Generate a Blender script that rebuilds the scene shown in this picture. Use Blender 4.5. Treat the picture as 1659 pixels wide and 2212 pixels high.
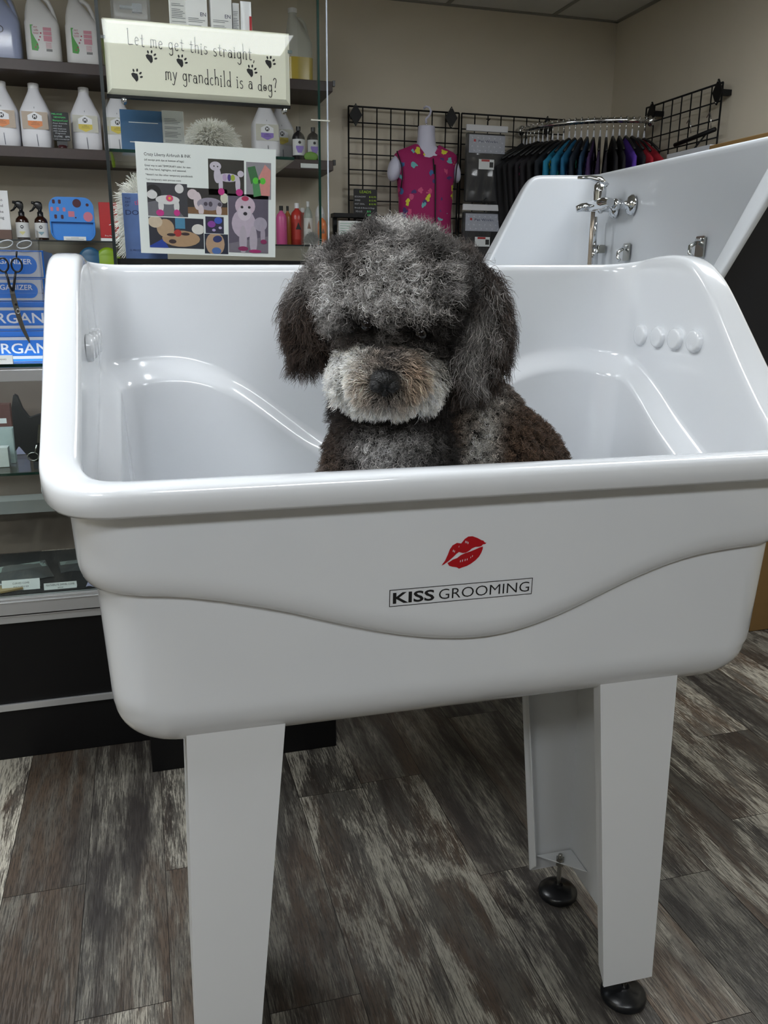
import bpy, bmesh, math, random
import numpy as np
from mathutils import Vector, Matrix, noise
random.seed(7); rng = np.random.default_rng(7)
R = math.radians
for o in list(bpy.data.objects): bpy.data.objects.remove(o)
SC = bpy.context.scene
COL = SC.collection

# ------------------------------------------------------------------ camera, world, lamps, exposure
cam_data = bpy.data.cameras.new('camera'); cam = bpy.data.objects.new('camera', cam_data); COL.objects.link(cam)
SC.camera = cam
_yaw, _pitch, _roll = R(16.1), R(15.45), R(0.43)
_F = Vector((math.sin(_yaw)*math.cos(_pitch), math.cos(_yaw)*math.cos(_pitch), -math.sin(_pitch)))
_Rt = Vector((math.cos(_yaw), -math.sin(_yaw), 0)); _U = _Rt.cross(_F)
_Rr = math.cos(_roll)*_Rt + math.sin(_roll)*_U; _Ur = -math.sin(_roll)*_Rt + math.cos(_roll)*_U
cam.matrix_world = Matrix(((_Rr.x, _Ur.x, -_F.x, 0), (_Rr.y, _Ur.y, -_F.y, 0), (_Rr.z, _Ur.z, -_F.z, 1.36), (0, 0, 0, 1)))
cam_data.sensor_fit = 'VERTICAL'; cam_data.sensor_height = 24.0; cam_data.lens = 24.0*1800/2212
cam_data.clip_start = 0.05
SC.view_settings.view_transform = 'Standard'; SC.view_settings.look = 'None'
SC.view_settings.gamma = 1.0; SC.view_settings.use_curve_mapping = False
SC.view_settings.exposure = 0.08
SC.cycles.use_denoising = True
SC.cycles.max_bounces = 12; SC.cycles.diffuse_bounces = 6; SC.cycles.transparent_max_bounces = 24; SC.cycles.caustics_reflective = False
w = bpy.data.worlds.new('world'); SC.world = w; w.use_nodes = True
w.node_tree.nodes['Background'].inputs[0].default_value = (0.75, 0.85, 1, 1)
w.node_tree.nodes['Background'].inputs[1].default_value = 0.02
LAMP_STRENGTH = 20.0
LAMPS = [(0.44, -1.15), (-1.75, -1.15), (-.75, .95), (-.9, 2.75), (1.9, 1.9)]

# ------------------------------------------------------------------ materials
def lin(c):
    if isinstance(c, str):
        c = c.lstrip('#'); c = [int(c[i:i+2], 16)/255 for i in (0, 2, 4)]
    return tuple(((v/12.92) if v <= 0.04045 else ((v+0.055)/1.055)**2.4) for v in c) + (1.0,)
MATS = {}
def mat(name, col, rough=0.5, metal=0.0, coat=0.0, bump=0.0, bscale=200.0, vary=0.06, vscale=6.0, spec=0.5):
    if name in MATS: return MATS[name]
    m = bpy.data.materials.new(name); m.use_nodes = True; MATS[name] = m
    nt = m.node_tree; N, Lk = nt.nodes, nt.links; b = N['Principled BSDF']
    c = lin(col)
    tc = N.new('ShaderNodeTexCoord'); nz = N.new('ShaderNodeTexNoise'); nz.inputs['Scale'].default_value = vscale
    nz.inputs['Detail'].default_value = 3
    Lk.new(tc.outputs['Object'], nz.inputs['Vector'])
    mx = N.new('ShaderNodeMix'); mx.data_type = 'RGBA'
    mx.inputs[6].default_value = tuple(v*(1-vary) for v in c[:3])+(1,)
    mx.inputs[7].default_value = tuple(min(1, v*(1+vary)) for v in c[:3])+(1,)
    Lk.new(nz.outputs[0], mx.inputs[0]); Lk.new(mx.outputs[2], b.inputs['Base Color'])
    b.inputs['Roughness'].default_value = rough; b.inputs['Metallic'].default_value = metal
    b.inputs['Coat Weight'].default_value = coat; b.inputs['Coat Roughness'].default_value = 0.03
    b.inputs['Specular IOR Level'].default_value = spec
    if bump:
        n2 = N.new('ShaderNodeTexNoise'); n2.inputs['Scale'].default_value = bscale
        Lk.new(tc.outputs['Object'], n2.inputs['Vector'])
        bp = N.new('ShaderNodeBump'); bp.inputs['Strength'].default_value = bump; bp.inputs['Distance'].default_value = 0.002
        Lk.new(n2.outputs[0], bp.inputs['Height']); Lk.new(bp.outputs[0], b.inputs['Normal'])
    return m
def glass_mat(name, tint=(0.93, 0.96, 0.95), ior=1.5, rough=0.0, haze=0.0, fmax=0.9):
    if name in MATS: return MATS[name]
    m = bpy.data.materials.new(name); m.use_nodes = True; MATS[name] = m
    nt = m.node_tree; N, Lk = nt.nodes, nt.links; N.remove(N['Principled BSDF'])
    tr = N.new('ShaderNodeBsdfTransparent'); tr.inputs[0].default_value = tint+(1,)
    gl = N.new('ShaderNodeBsdfGlossy'); gl.inputs['Roughness'].default_value = rough
    # thin pane: Schlick reflectance from the facing angle, the same from either side
    f0 = ((ior-1)/(ior+1))**2
    lw = N.new('ShaderNodeLayerWeight'); lw.inputs[0].default_value = 0.5
    pw = N.new('ShaderNodeMath'); pw.operation = 'POWER'; Lk.new(lw.outputs['Facing'], pw.inputs[0]); pw.inputs[1].default_value = 5
    fr = N.new('ShaderNodeMath'); fr.operation = 'MULTIPLY_ADD'; Lk.new(pw.outputs[0], fr.inputs[0]); fr.inputs[1].default_value = fmax-f0; fr.inputs[2].default_value = f0
    mx = N.new('ShaderNodeMixShader'); Lk.new(fr.outputs[0], mx.inputs[0])
    Lk.new(tr.outputs[0], mx.inputs[1]); Lk.new(gl.outputs[0], mx.inputs[2])
    last = mx
    if haze:
        df = N.new('ShaderNodeBsdfDiffuse'); m2 = N.new('ShaderNodeMixShader'); m2.inputs[0].default_value = haze
        df.inputs[0].default_value = (.8, .85, .85, 1)
        Lk.new(mx.outputs[0], m2.inputs[1]); Lk.new(df.outputs[0], m2.inputs[2]); last = m2
    Lk.new(last.outputs[0], N['Material Output'].inputs[0])
    return m
def emit_mat(name, col, s):
    m = bpy.data.materials.new(name); m.use_nodes = True; MATS[name] = m
    nt = m.node_tree; N, Lk = nt.nodes, nt.links; N.remove(N['Principled BSDF'])
    e = N.new('ShaderNodeEmission'); e.inputs[0].default_value = col+(1,); e.inputs[1].default_value = s
    Lk.new(e.outputs[0], N['Material Output'].inputs[0]); return m
M_TUB = mat('white_gelcoat', '#e3e6ea', 0.16, coat=0.6, vary=0.01, bump=0.02, bscale=6)
M_LEG = mat('white_powder_coat', '#dcdee0', 0.38, vary=0.01, bump=0.03, bscale=900)
M_CHROME = mat('chrome', '#d8dadc', 0.07, metal=1, vary=0.02)
M_STEEL = mat('steel', '#a9a9a4', 0.22, metal=1, vary=0.05)
M_ALU = mat('aluminium', '#c4c5c6', 0.3, metal=0.55, vary=0.03)
M_BLACK = mat('black_lacquer', '#0a0a0c', 0.5, vary=0.1, spec=.3)
M_BLKPL = mat('black_plastic', '#101114', 0.3, vary=0.1)
M_WIRE = mat('black_wire', '#0c0c0e', 0.5, spec=.3)
M_WHITE = mat('white_plastic', '#e6e7ea', 0.35, vary=0.02)
M_PAPER = mat('white_paper', '#e9edec', 0.6, vary=0.02)
M_INK = mat('black_ink', '#151517', 0.5)
M_GLASS = glass_mat('clear_glass')
M_ACRYL = glass_mat('clear_acrylic', (0.985, 0.985, 0.99), 1.25, 0.02, 0.02)
M_SIDE = glass_mat('side_glass', (0.975, 0.985, 0.98), 1.2, fmax=.35)
M_BAG = glass_mat('bag_film', (0.95, 0.95, 0.96), 1.35, 0.10, 0.015)
M_GLOW = glass_mat('showcase_glass', (0.985, 0.992, 0.987), 1.24)
M_PLASTIC = glass_mat('clear_film', (0.9, 0.9, 0.92), 1.5, 0.12, 0.06)
M_GEDGE = mat('green_glass_edge', '#12332b', 0.15, vary=0.1)
M_GEDGE2 = mat('pale_glass_edge', '#c9d2e0', 0.2, vary=0.05)
M_SHELF = mat('espresso_wood', '#33241f', 0.45, vary=0.25, vscale=30)
M_DSHELF = M_SHELF

# ------------------------------------------------------------------ mesh helpers
class MB:
    def __init__(s): s.v = []; s.f = []; s.m = []; s.ms = []; s.sm = []; s.X = Matrix.Identity(4)
    def mi(s, m):
        if m not in s.ms: s.ms.append(m)
        return s.ms.index(m)
    def add(s, vs, fs, m, smooth=False):
        b = len(s.v); k = s.mi(m)
        s.v += [tuple(s.X @ Vector(p)) for p in vs]
        for f in fs: s.f.append([b+i for i in f]); s.m.append(k); s.sm.append(smooth)
        return s
    def box(s, x0, x1, y0, y1, z0, z1, m):
        vs = [(x, y, z) for z in (z0, z1) for y in (y0, y1) for x in (x0, x1)]
        return s.add(vs, [(0, 2, 3, 1), (4, 5, 7, 6), (0, 1, 5, 4), (2, 6, 7, 3), (0, 4, 6, 2), (1, 3, 7, 5)], m)
    def rbox(s, x0, x1, y0, y1, z0, z1, r, m, n=4):
        # box whose outline in XZ is rounded, extruded along Y
        pts = rrect(x0, x1, z0, z1, r, n)
        return s.prism(pts, y0, y1, m)
    def prism(s, pts, y0, y1, m, smooth=False):
        n = len(pts)
        vs = [(p[0], y0, p[1]) for p in pts]+[(p[0], y1, p[1]) for p in pts]
        fs = [tuple(range(n)), tuple(range(2*n-1, n-1, -1))]
        s.add(vs, fs, m)
        s.add(vs, [(i, i+n, (i+1) % n+n, (i+1) % n) for i in range(n)], m, smooth); return s
    def flat(s, pts, y, m):   # polygon in XZ facing -Y
        return s.add([(p[0], y, p[1]) for p in pts], [tuple(range(len(pts)))], m)
    def rect(s, x0, x1, z0, z1, y, m): return s.flat([(x0, z0), (x1, z0), (x1, z1), (x0, z1)], y, m)
    def lathe(s, prof, c=(0, 0, 0), m=None, n=24, axis='z', smooth=True, cap=True):
        vs = []; k = len(prof)
        for i in range(n):
            a = 2*math.pi*i/n; ca, sa = math.cos(a), math.sin(a)
            for r, h in prof:
                p = {'z': (r*ca, r*sa, h), 'y': (r*ca, h, r*sa), 'x': (h, r*ca, r*sa)}[axis]
                vs.append((p[0]+c[0], p[1]+c[1], p[2]+c[2]))
        fs = []
        for i in range(n):
            j = (i+1) % n
            for q in range(k-1): fs.append((i*k+q, j*k+q, j*k+q+1, i*k+q+1))
        s.add(vs, fs, m, smooth)
        if cap:
            if prof[0][0] > 1e-6: s.add(vs, [tuple(i*k for i in range(n-1, -1, -1))], m)
            if prof[-1][0] > 1e-6: s.add(vs, [tuple(i*k+k-1 for i in range(n))], m)
        return s
    def tube(s, pts, r, m, n=8, closed=False, smooth=True):
        pts = [Vector(p) for p in pts]; k = len(pts); vs = []
        rr = r if isinstance(r, (list, tuple)) else [r]*k
        up = Vector((0, 0, 1)); prev = None
        for i, p in enumerate(pts):
            if closed: t = pts[(i+1) % k]-pts[i-1]
            else: t = pts[min(i+1, k-1)]-pts[max(i-1, 0)]
            t.normalize()
            if prev is None:
                a = t.cross(up)
                if a.length < 1e-3: a = t.cross(Vector((0, 1, 0)))
            else: a = prev-t*prev.dot(t)
            a.normalize(); prev = a; b = t.cross(a)
            for j in range(n):
                q = 2*math.pi*j/n
                vs.append(tuple(p+a*math.cos(q)*rr[i]+b*math.sin(q)*rr[i]))
        fs = []
        for i in range(k if closed else k-1):
            i2 = (i+1) % k
            for j in range(n): fs.append((i*n+j, i*n+(j+1) % n, i2*n+(j+1) % n, i2*n+j))
        if not closed: fs += [tuple(range(n-1, -1, -1)), tuple((k-1)*n+j for j in range(n))]
        return s.add(vs, fs, m, smooth)
    def loft(s, secs, m, n=32, smooth=True, caps=True):
        # secs: (z, cx, cy, rx, ry, power)
        vs = []
        for z, cx, cy, rx, ry, pw in secs:
            for j in range(n):
                a = 2*math.pi*j/n; c, d = math.cos(a), math.sin(a)
                vs.append((cx+rx*math.copysign(abs(c)**(2/pw), c), cy+ry*math.copysign(abs(d)**(2/pw), d), z))
        fs = []
        for i in range(len(secs)-1):
            for j in range(n): fs.append((i*n+j, i*n+(j+1) % n, (i+1)*n+(j+1) % n, (i+1)*n+j))
        s.add(vs, fs, m, smooth)
        if caps: s.add(vs, [tuple(range(n-1, -1, -1)), tuple((len(secs)-1)*n+j for j in range(n))], m)
        return s
    def ellipsoid(s, c, r, m, rot=None, nu=20, nv=12):
        vs = []; X = Matrix.Translation(Vector(c))
        if rot: X = X @ Matrix.Rotation(rot[2], 4, 'Z') @ Matrix.Rotation(rot[1], 4, 'Y') @ Matrix.Rotation(rot[0], 4, 'X')
        for i in range(nv+1):
            t = math.pi*i/nv
            for j in range(nu):
                p = 2*math.pi*j/nu
                vs.append(tuple(X @ Vector((r[0]*math.sin(t)*math.cos(p), r[1]*math.sin(t)*math.sin(p), r[2]*math.cos(t)))))
        fs = [(i*nu+j, (i+1)*nu+j, (i+1)*nu+(j+1) % nu, i*nu+(j+1) % nu) for i in range(nv) for j in range(nu)]
        return s.add(vs, fs, m, True)
    def build(s, name, parent=None, bevel=0, weld=False, loc=None, rotz=0, seg=2):
        me = bpy.data.meshes.new(name); me.from_pydata(s.v, [], s.f)
        for m in s.ms: me.materials.append(m)
        me.polygons.foreach_set('material_index', s.m); me.polygons.foreach_set('use_smooth', s.sm)
        bm = bmesh.new(); bm.from_mesh(me)
        if weld: bmesh.ops.remove_doubles(bm, verts=bm.verts, dist=1e-5)
        bmesh.ops.dissolve_degenerate(bm, edges=bm.edges, dist=1e-7)
        bm.to_mesh(me); bm.free()
        me.validate(); me.update()
        o = bpy.data.objects.new(name, me); COL.objects.link(o)
        if parent: o.parent = parent
        if loc: o.location = loc
        if rotz: o.rotation_euler.z = rotz
        if bevel:
            md = o.modifiers.new('bevel', 'BEVEL'); md.width = bevel; md.segments = seg; md.limit_method = 'ANGLE'; md.angle_limit = R(40)
        return o
def rrect(x0, x1, z0, z1, r, n=5):
    out = []
    for cx, cz, a0 in ((x1-r, z0+r, -90), (x1-r, z1-r, 0), (x0+r, z1-r, 90), (x0+r, z0+r, 180)):
        for i in range(n+1):
            a = R(a0+90*i/n); out.append((cx+r*math.cos(a), cz+r*math.sin(a)))
    return out
def ell(cx, cz, rx, rz, n=16, rot=0):
    c, s_ = math.cos(rot), math.sin(rot)
    return [(cx+rx*math.cos(t)*c-rz*math.sin(t)*s_, cz+rx*math.cos(t)*s_+rz*math.sin(t)*c) for t in [2*math.pi*i/n for i in range(n)]]
def tag(o, label, cat, group=None):
    o['label'] = label; o['category'] = cat
    if group: o['group'] = group
    return o
def thing(name, label, cat, loc=(0, 0, 0), rotz=0.0, group=None):
    o = bpy.data.objects.new(name, None); COL.objects.link(o); o.location = loc; o.rotation_euler.z = rotz
    o.empty_display_size = 0.05
    return tag(o, label, cat, group)
def struct(o): o['kind'] = 'structure'; return o
def dup(root, loc, label=None, rotz=None, group=None):
    r = root.copy(); COL.objects.link(r); r.location = loc
    if label: r['label'] = label
    if group: r['group'] = group
    if rotz is not None: r.rotation_euler.z = rotz
    for ch in list(root.children):
        c = ch.copy(); COL.objects.link(c); c.parent = r
        for g in list(ch.children):
            d = g.copy(); COL.objects.link(d); d.parent = c
    return r
_tc = {}
def _text(s, bold):
    k = (s, bold)
    if k not in _tc:
        cu = bpy.data.curves.new('t', 'FONT'); cu.body = s; cu.size = 1; cu.offset = bold; cu.resolution_u = 3
        cu.fill_mode = 'FRONT'
        o = bpy.data.objects.new('t', cu); COL.objects.link(o); bpy.context.view_layer.update()
        me = bpy.data.meshes.new_from_object(o.evaluated_get(bpy.context.evaluated_depsgraph_get()))
        vs = [tuple(v.co) for v in me.vertices]; fs = [tuple(p.vertices) for p in me.polygons]
        bpy.data.objects.remove(o); bpy.data.curves.remove(cu); bpy.data.meshes.remove(me); _tc[k] = (vs, fs)
    return _tc[k]
def txt(mb, s, x, z, h, m, y=0.0, align='c', width=None, bold=0.0, sx=1.0, rot=0.0):
    """lettering in the XZ plane facing -Y; h = cap height, width fits the line"""
    vs, fs = _text(s, bold)
    if not vs: return 0
    x0 = min(v[0] for v in vs); x1 = max(v[0] for v in vs); k = h/0.69
    kx = k*sx if width is None else width/(x1-x0)
    W_ = (x1-x0)*kx; off = {'c': -W_/2, 'l': 0, 'r': -W_}[align]
    c, sn = math.cos(rot), math.sin(rot); out = []
    for v in vs:
        px = (v[0]-x0)*kx+off; pz = v[1]*k
        out.append((x+px*c-pz*sn, y, z+px*sn+pz*c))
    mb.add(out, fs, m); return W_
# ------------------------------------------------------------------ the room
XL, XR, YB, YF, ZC = -2.6, 2.66, -2.4, 4.62, 2.755
def wall_mat():
    m = mat('beige_wall_paint', '#cac2b1', 0.85, vary=0.03, bump=0.15, bscale=260)
    return m
def floor_mat():
    m = bpy.data.materials.new('weathered_planks'); m.use_nodes = True
    nt = m.node_tree; N, Lk = nt.nodes, nt.links; b = N['Principled BSDF']
    def nd(t, **k):
        n = N.new(t)
        for a, v in k.items(): setattr(n, a, v)
        return n
    def math_(op, a, b_=None, c=None):
        n = nd('ShaderNodeMath', operation=op)
        for i, v in enumerate((a, b_, c)):
            if v is None: continue
            if isinstance(v, (int, float)): n.inputs[i].default_value = v
            else: Lk.new(v, n.inputs[i])
        return n.outputs[0]
    def mixc(f, a, b_):
        n = nd('ShaderNodeMix', data_type='RGBA')
        if isinstance(f, (int, float)): n.inputs[0].default_value = f
        else: Lk.new(f, n.inputs[0])
        for i, v in ((6, a), (7, b_)):
            if isinstance(v, tuple): n.inputs[i].default_value = v
            else: Lk.new(v, n.inputs[i])
        return n.outputs[2]
    uv = nd('ShaderNodeUVMap', uv_map='UVMap'); seed = nd('ShaderNodeAttribute', attribute_name='seed')
    sep = nd('ShaderNodeSeparateXYZ'); Lk.new(uv.outputs[0], sep.inputs[0])
    ss = nd('ShaderNodeSeparateXYZ'); Lk.new(seed.outputs['Vector'], ss.inputs[0])
    def nz(sx, sy, scale, det, rough=0.55, dist=0.0, off=0.0):
        cb = nd('ShaderNodeCombineXYZ')
        Lk.new(math_('MULTIPLY', sep.outputs[0], sx), cb.inputs[0]); Lk.new(math_('MULTIPLY', sep.outputs[1], sy), cb.inputs[1])
        Lk.new(math_('MULTIPLY_ADD', ss.outputs[0], 37.0, off), cb.inputs[2])
        n = nd('ShaderNodeTexNoise'); n.inputs['Scale'].default_value = scale; n.inputs['Detail'].default_value = det
        n.inputs['Roughness'].default_value = rough; n.inputs['Distortion'].default_value = dist
        Lk.new(cb.outputs[0], n.inputs['Vector']); return n.outputs[0]
    def ramp(v, p0, p1):
        n = nd('ShaderNodeMapRange'); n.inputs[1].default_value = p0; n.inputs[2].default_value = p1; n.interpolation_type = 'SMOOTHSTEP'
        Lk.new(v, n.inputs[0]); return n.outputs[0]
    fine = nz(110, 5.0, 3.0, 10, 0.8)               # grain lines
    fine2 = nz(150, 7, 3.0, 6, 0.7, off=3.0)
    mid = nz(14, 1.6, 1.6, 5, 0.6, 0.4, 7.0)       # streaks
    big = nz(7.5, 2.0, 1.5, 6, 0.66, 0.5, 11.0)    # worn patches
    tone = nz(3, .8, 1.2, 2, .5, 0, 19.0)
    dark = lin('#38322e'); brown = lin('#62503f'); grey = lin('#6e6a61'); pale = lin('#c3bdac')
    base = mixc(ramp(tone, .38, .62), dark, brown)
    base = mixc(math_('MULTIPLY', ramp(mid, .40, .66), .85), base, grey)
    wear = math_('MULTIPLY', ramp(math_('ADD', math_('MULTIPLY', big, .56), math_('MULTIPLY', fine, .50)), .515, .580), ramp(math_('ADD', ss.outputs[1], mid), .45, 1.15))
    base = mixc(math_('MULTIPLY', wear, .9), base, pale)
    grain = ramp(fine2, .40, .53)
    base = mixc(math_('MULTIPLY', math_('SUBTRACT', 1.0, grain), .72), base, lin('#262120'))
    br = nd('ShaderNodeMapRange'); Lk.new(ss.outputs[2], br.inputs[0]); br.inputs[3].default_value = .48; br.inputs[4].default_value = 1.12
    hs = nd('ShaderNodeHueSaturation'); Lk.new(base, hs.inputs['Color']); Lk.new(br.outputs[0], hs.inputs['Value']); hs.inputs['Saturation'].default_value = .9
    # seam between planks
    ed = nd('ShaderNodeAttribute', attribute_name='edge')
    col = mixc(ramp(ed.outputs['Fac'], 0.0, 1.0), hs.outputs[0], hs.outputs[0])
    Lk.new(col, b.inputs['Base Color'])
    rr = nd('ShaderNodeMapRange'); Lk.new(fine2, rr.inputs[0]); rr.inputs[3].default_value = .38; rr.inputs[4].default_value = .6
    Lk.new(rr.outputs[0], b.inputs['Roughness'])
    bp = nd('ShaderNodeBump'); bp.inputs['Strength'].default_value = .35; bp.inputs['Distance'].default_value = .0015
    Lk.new(grain, bp.inputs['Height']); Lk.new(bp.outputs[0], b.inputs['Normal'])
    return m
def build_floor():
    # planks run along Y; known joints where the photo shows them
    W_, L_ = 0.18, 1.22
    fm = floor_mat(); seam = mat('plank_seam', '#1c1917', .7)
    ends = {-3: .55, -2: 1.379, -1: 1.765, 0: 1.296, 1: .75, 2: 1.99, 3: .33, 4: 1.05, 5: .2, 6: .66, 7: 1.572, 8: 1.95}
    V, Fc, UV, SD = [], [], [], []
    g = .0007
    k = -16
    while True:
        x0 = 0.153+W_*k; x1 = x0+W_
        if x0 > XR: break
        e = ends.get(k, random.uniform(0, L_))
        y = e-math.ceil((e-YB)/L_)*L_
        while y < YF:
            a0, a1, b0, b1 = max(x0, XL)+g, min(x1, XR)-g, max(y, YB)+g, min(y+L_, YF)-g
            if a1-a0 > .004 and b1-b0 > .004:
                sd = (random.random(), random.random(), random.random())
                i = len(V); V += [(a0, b0, 0), (a1, b0, 0), (a1, b1, 0), (a0, b1, 0)]; Fc.append((i, i+1, i+2, i+3))
                UV += [(a0-x0, b0-y), (a1-x0, b0-y), (a1-x0, b1-y), (a0-x0, b1-y)]; SD += [sd]*4
            y += L_
        k += 1
    n = len(Fc); i = len(V)
    V += [(XL, YB, -.002), (XR, YB, -.002), (XR, YF, -.002), (XL, YF, -.002)]; Fc.append((i, i+1, i+2, i+3)); UV += [(0, 0)]*4; SD += [(0, 0, 0)]*4
    me = bpy.data.meshes.new('floor'); me.from_pydata(V, [], Fc); me.materials.append(fm); me.materials.append(seam)
    me.polygons[n].material_index = 1
    ul = me.uv_layers.new(name='UVMap'); ul.data.foreach_set('uv', [c for u in UV for c in u])
    at = me.attributes.new('seed', 'FLOAT_VECTOR', 'CORNER'); at.data.foreach_set('vector', [c for s_ in SD for c in s_])
    o = bpy.data.objects.new('floor', me); COL.objects.link(o); struct(o)
build_floor()
WM = wall_mat(); T = .1
struct(MB().box(XL-T, XR+T, YF, YF+T, -.05, ZC+.1, WM).build('wall_back'))
struct(MB().box(XR, XR+T, YB-T, YF, -.05, ZC+.1, WM).build('wall_right'))
struct(MB().box(XL-T, XL, YB-T, YF, -.05, ZC+.1, WM).build('wall_left'))
struct(MB().box(XL, XR, YB-T, YB, -.05, ZC+.1, mat('front_wall_paint', '#5c5750', .85)).build('wall_front'))
BB = mat('baseboard_black', '#17171a', .4)
struct(MB().box(XL+.02, XR-.02, YF-.014, YF-.0005, .0005, .1, BB).build('baseboard_back'))
struct(MB().box(XR-.014, XR-.0005, YB+.02, YF-.02, .0005, .1, BB).build('baseboard_right'))
# suspended ceiling: white tiles between T-bars, holes left for the lamps
CT = mat('ceiling_tile', '#cfcfca', .9, vary=.05, bump=.4, bscale=300); TB = mat('ceiling_t_bar', '#86867f', .5)
struct(MB().box(XL, XR, YB, YF, ZC, ZC+.05, CT).build('ceiling'))
tb = MB()
for x in np.arange(2.26-.61*8, XR, .61): tb.box(x-.012, x+.012, YB+.01, YF-.01, ZC-.004, ZC-.0004, TB)
for y in np.arange(YF-1.22*5-.01, YF, 1.22):
    if y > YB: tb.box(XL+.01, XR-.01, y-.012, y+.012, ZC-.0035, ZC-.0003, TB)
tb.box(XL, XR, YF-.025, YF-.0003, ZC-.006, ZC-.0004, TB); tb.box(XR-.025, XR-.0003, YB, YF, ZC-.006, ZC-.0004, TB)
struct(tb.build('trim_1'))
EM = emit_mat('lamp_diffuser', (0.93, 0.97, 1.0), LAMP_STRENGTH)
LF = mat('lamp_frame', '#e2e2e0', .5)
lb = ['fluorescent ceiling panel behind the viewer, mirrored in the glass case', 'fluorescent ceiling panel behind the viewer, on the left',
      'fluorescent ceiling panel above the left front of the near tub',
      'fluorescent ceiling panel above the glass counter on the left', 'fluorescent ceiling panel above the far white tub']
for (x, y), l in zip(LAMPS, lb):
    t = thing('ceiling_light', l, 'ceiling light', (x, y, ZC-.02), group='recessed fluorescent ceiling panels')
    MB().box(-.53, .53, -.25, .25, -.004, 0, EM).build('diffuser', t)
    f = MB()
    for a, b, c, d in ((-.56, .56, -.28, -.25), (-.56, .56, .25, .28), (-.56, -.53, -.25, .25), (.53, .56, -.25, .25)): f.box(a, b, c, d, -.01, .0195, LF)
    f.build('frame', t)
# ------------------------------------------------------------------ grooming tubs
def sm1(a, it=4):
    for _ in range(it): a = (np.roll(a, 1)+2*a+np.roll(a, -1))/4
    return a
def loop(L, D, e, r, ns=56, nd=40, nc=16):
    r = max(r, .004); pts = []
    def seg(p, q, n):
        t = (np.arange(n)/n)[:, None]; return np.array(p)*(1-t)+np.array(q)*t
    def arc(cx, cy, a0):
        a = np.radians(a0+90*np.arange(nc)/nc)[:, None]; return np.hstack([cx+r*np.cos(a), cy+r*np.sin(a)])
    x0, x1, y0, y1 = e, L-e, e, D-e
    return np.vstack([seg((x0+r, y0), (x1-r, y0), ns), arc(x1-r, y0+r, -90), seg((x1, y0+r), (x1, y1-r), nd), arc(x1-r, y1-r, 0),
                      seg((x1-r, y1), (x0+r, y1), ns), arc(x0+r, y1-r, 90), seg((x0, y1-r), (x0, y0+r), nd), arc(x0+r, y0+r, 180)])
def ring_mesh(rows, m, cap_last=False, flip=False):
    n = len(rows[0]); V = np.vstack(rows); F_ = []
    for i in range(len(rows)-1):
        a = np.arange(n); b = (a+1) % n
        q = np.stack([i*n+a, i*n+b, (i+1)*n+b, (i+1)*n+a], 1)
        F_ += [tuple(x) for x in (q[:, ::-1] if flip else q).tolist()]
    if cap_last:
        c = list(range((len(rows)-1)*n, len(rows)*n)); F_.append(tuple(c if not flip else c[::-1]))
    return V, F_
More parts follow.
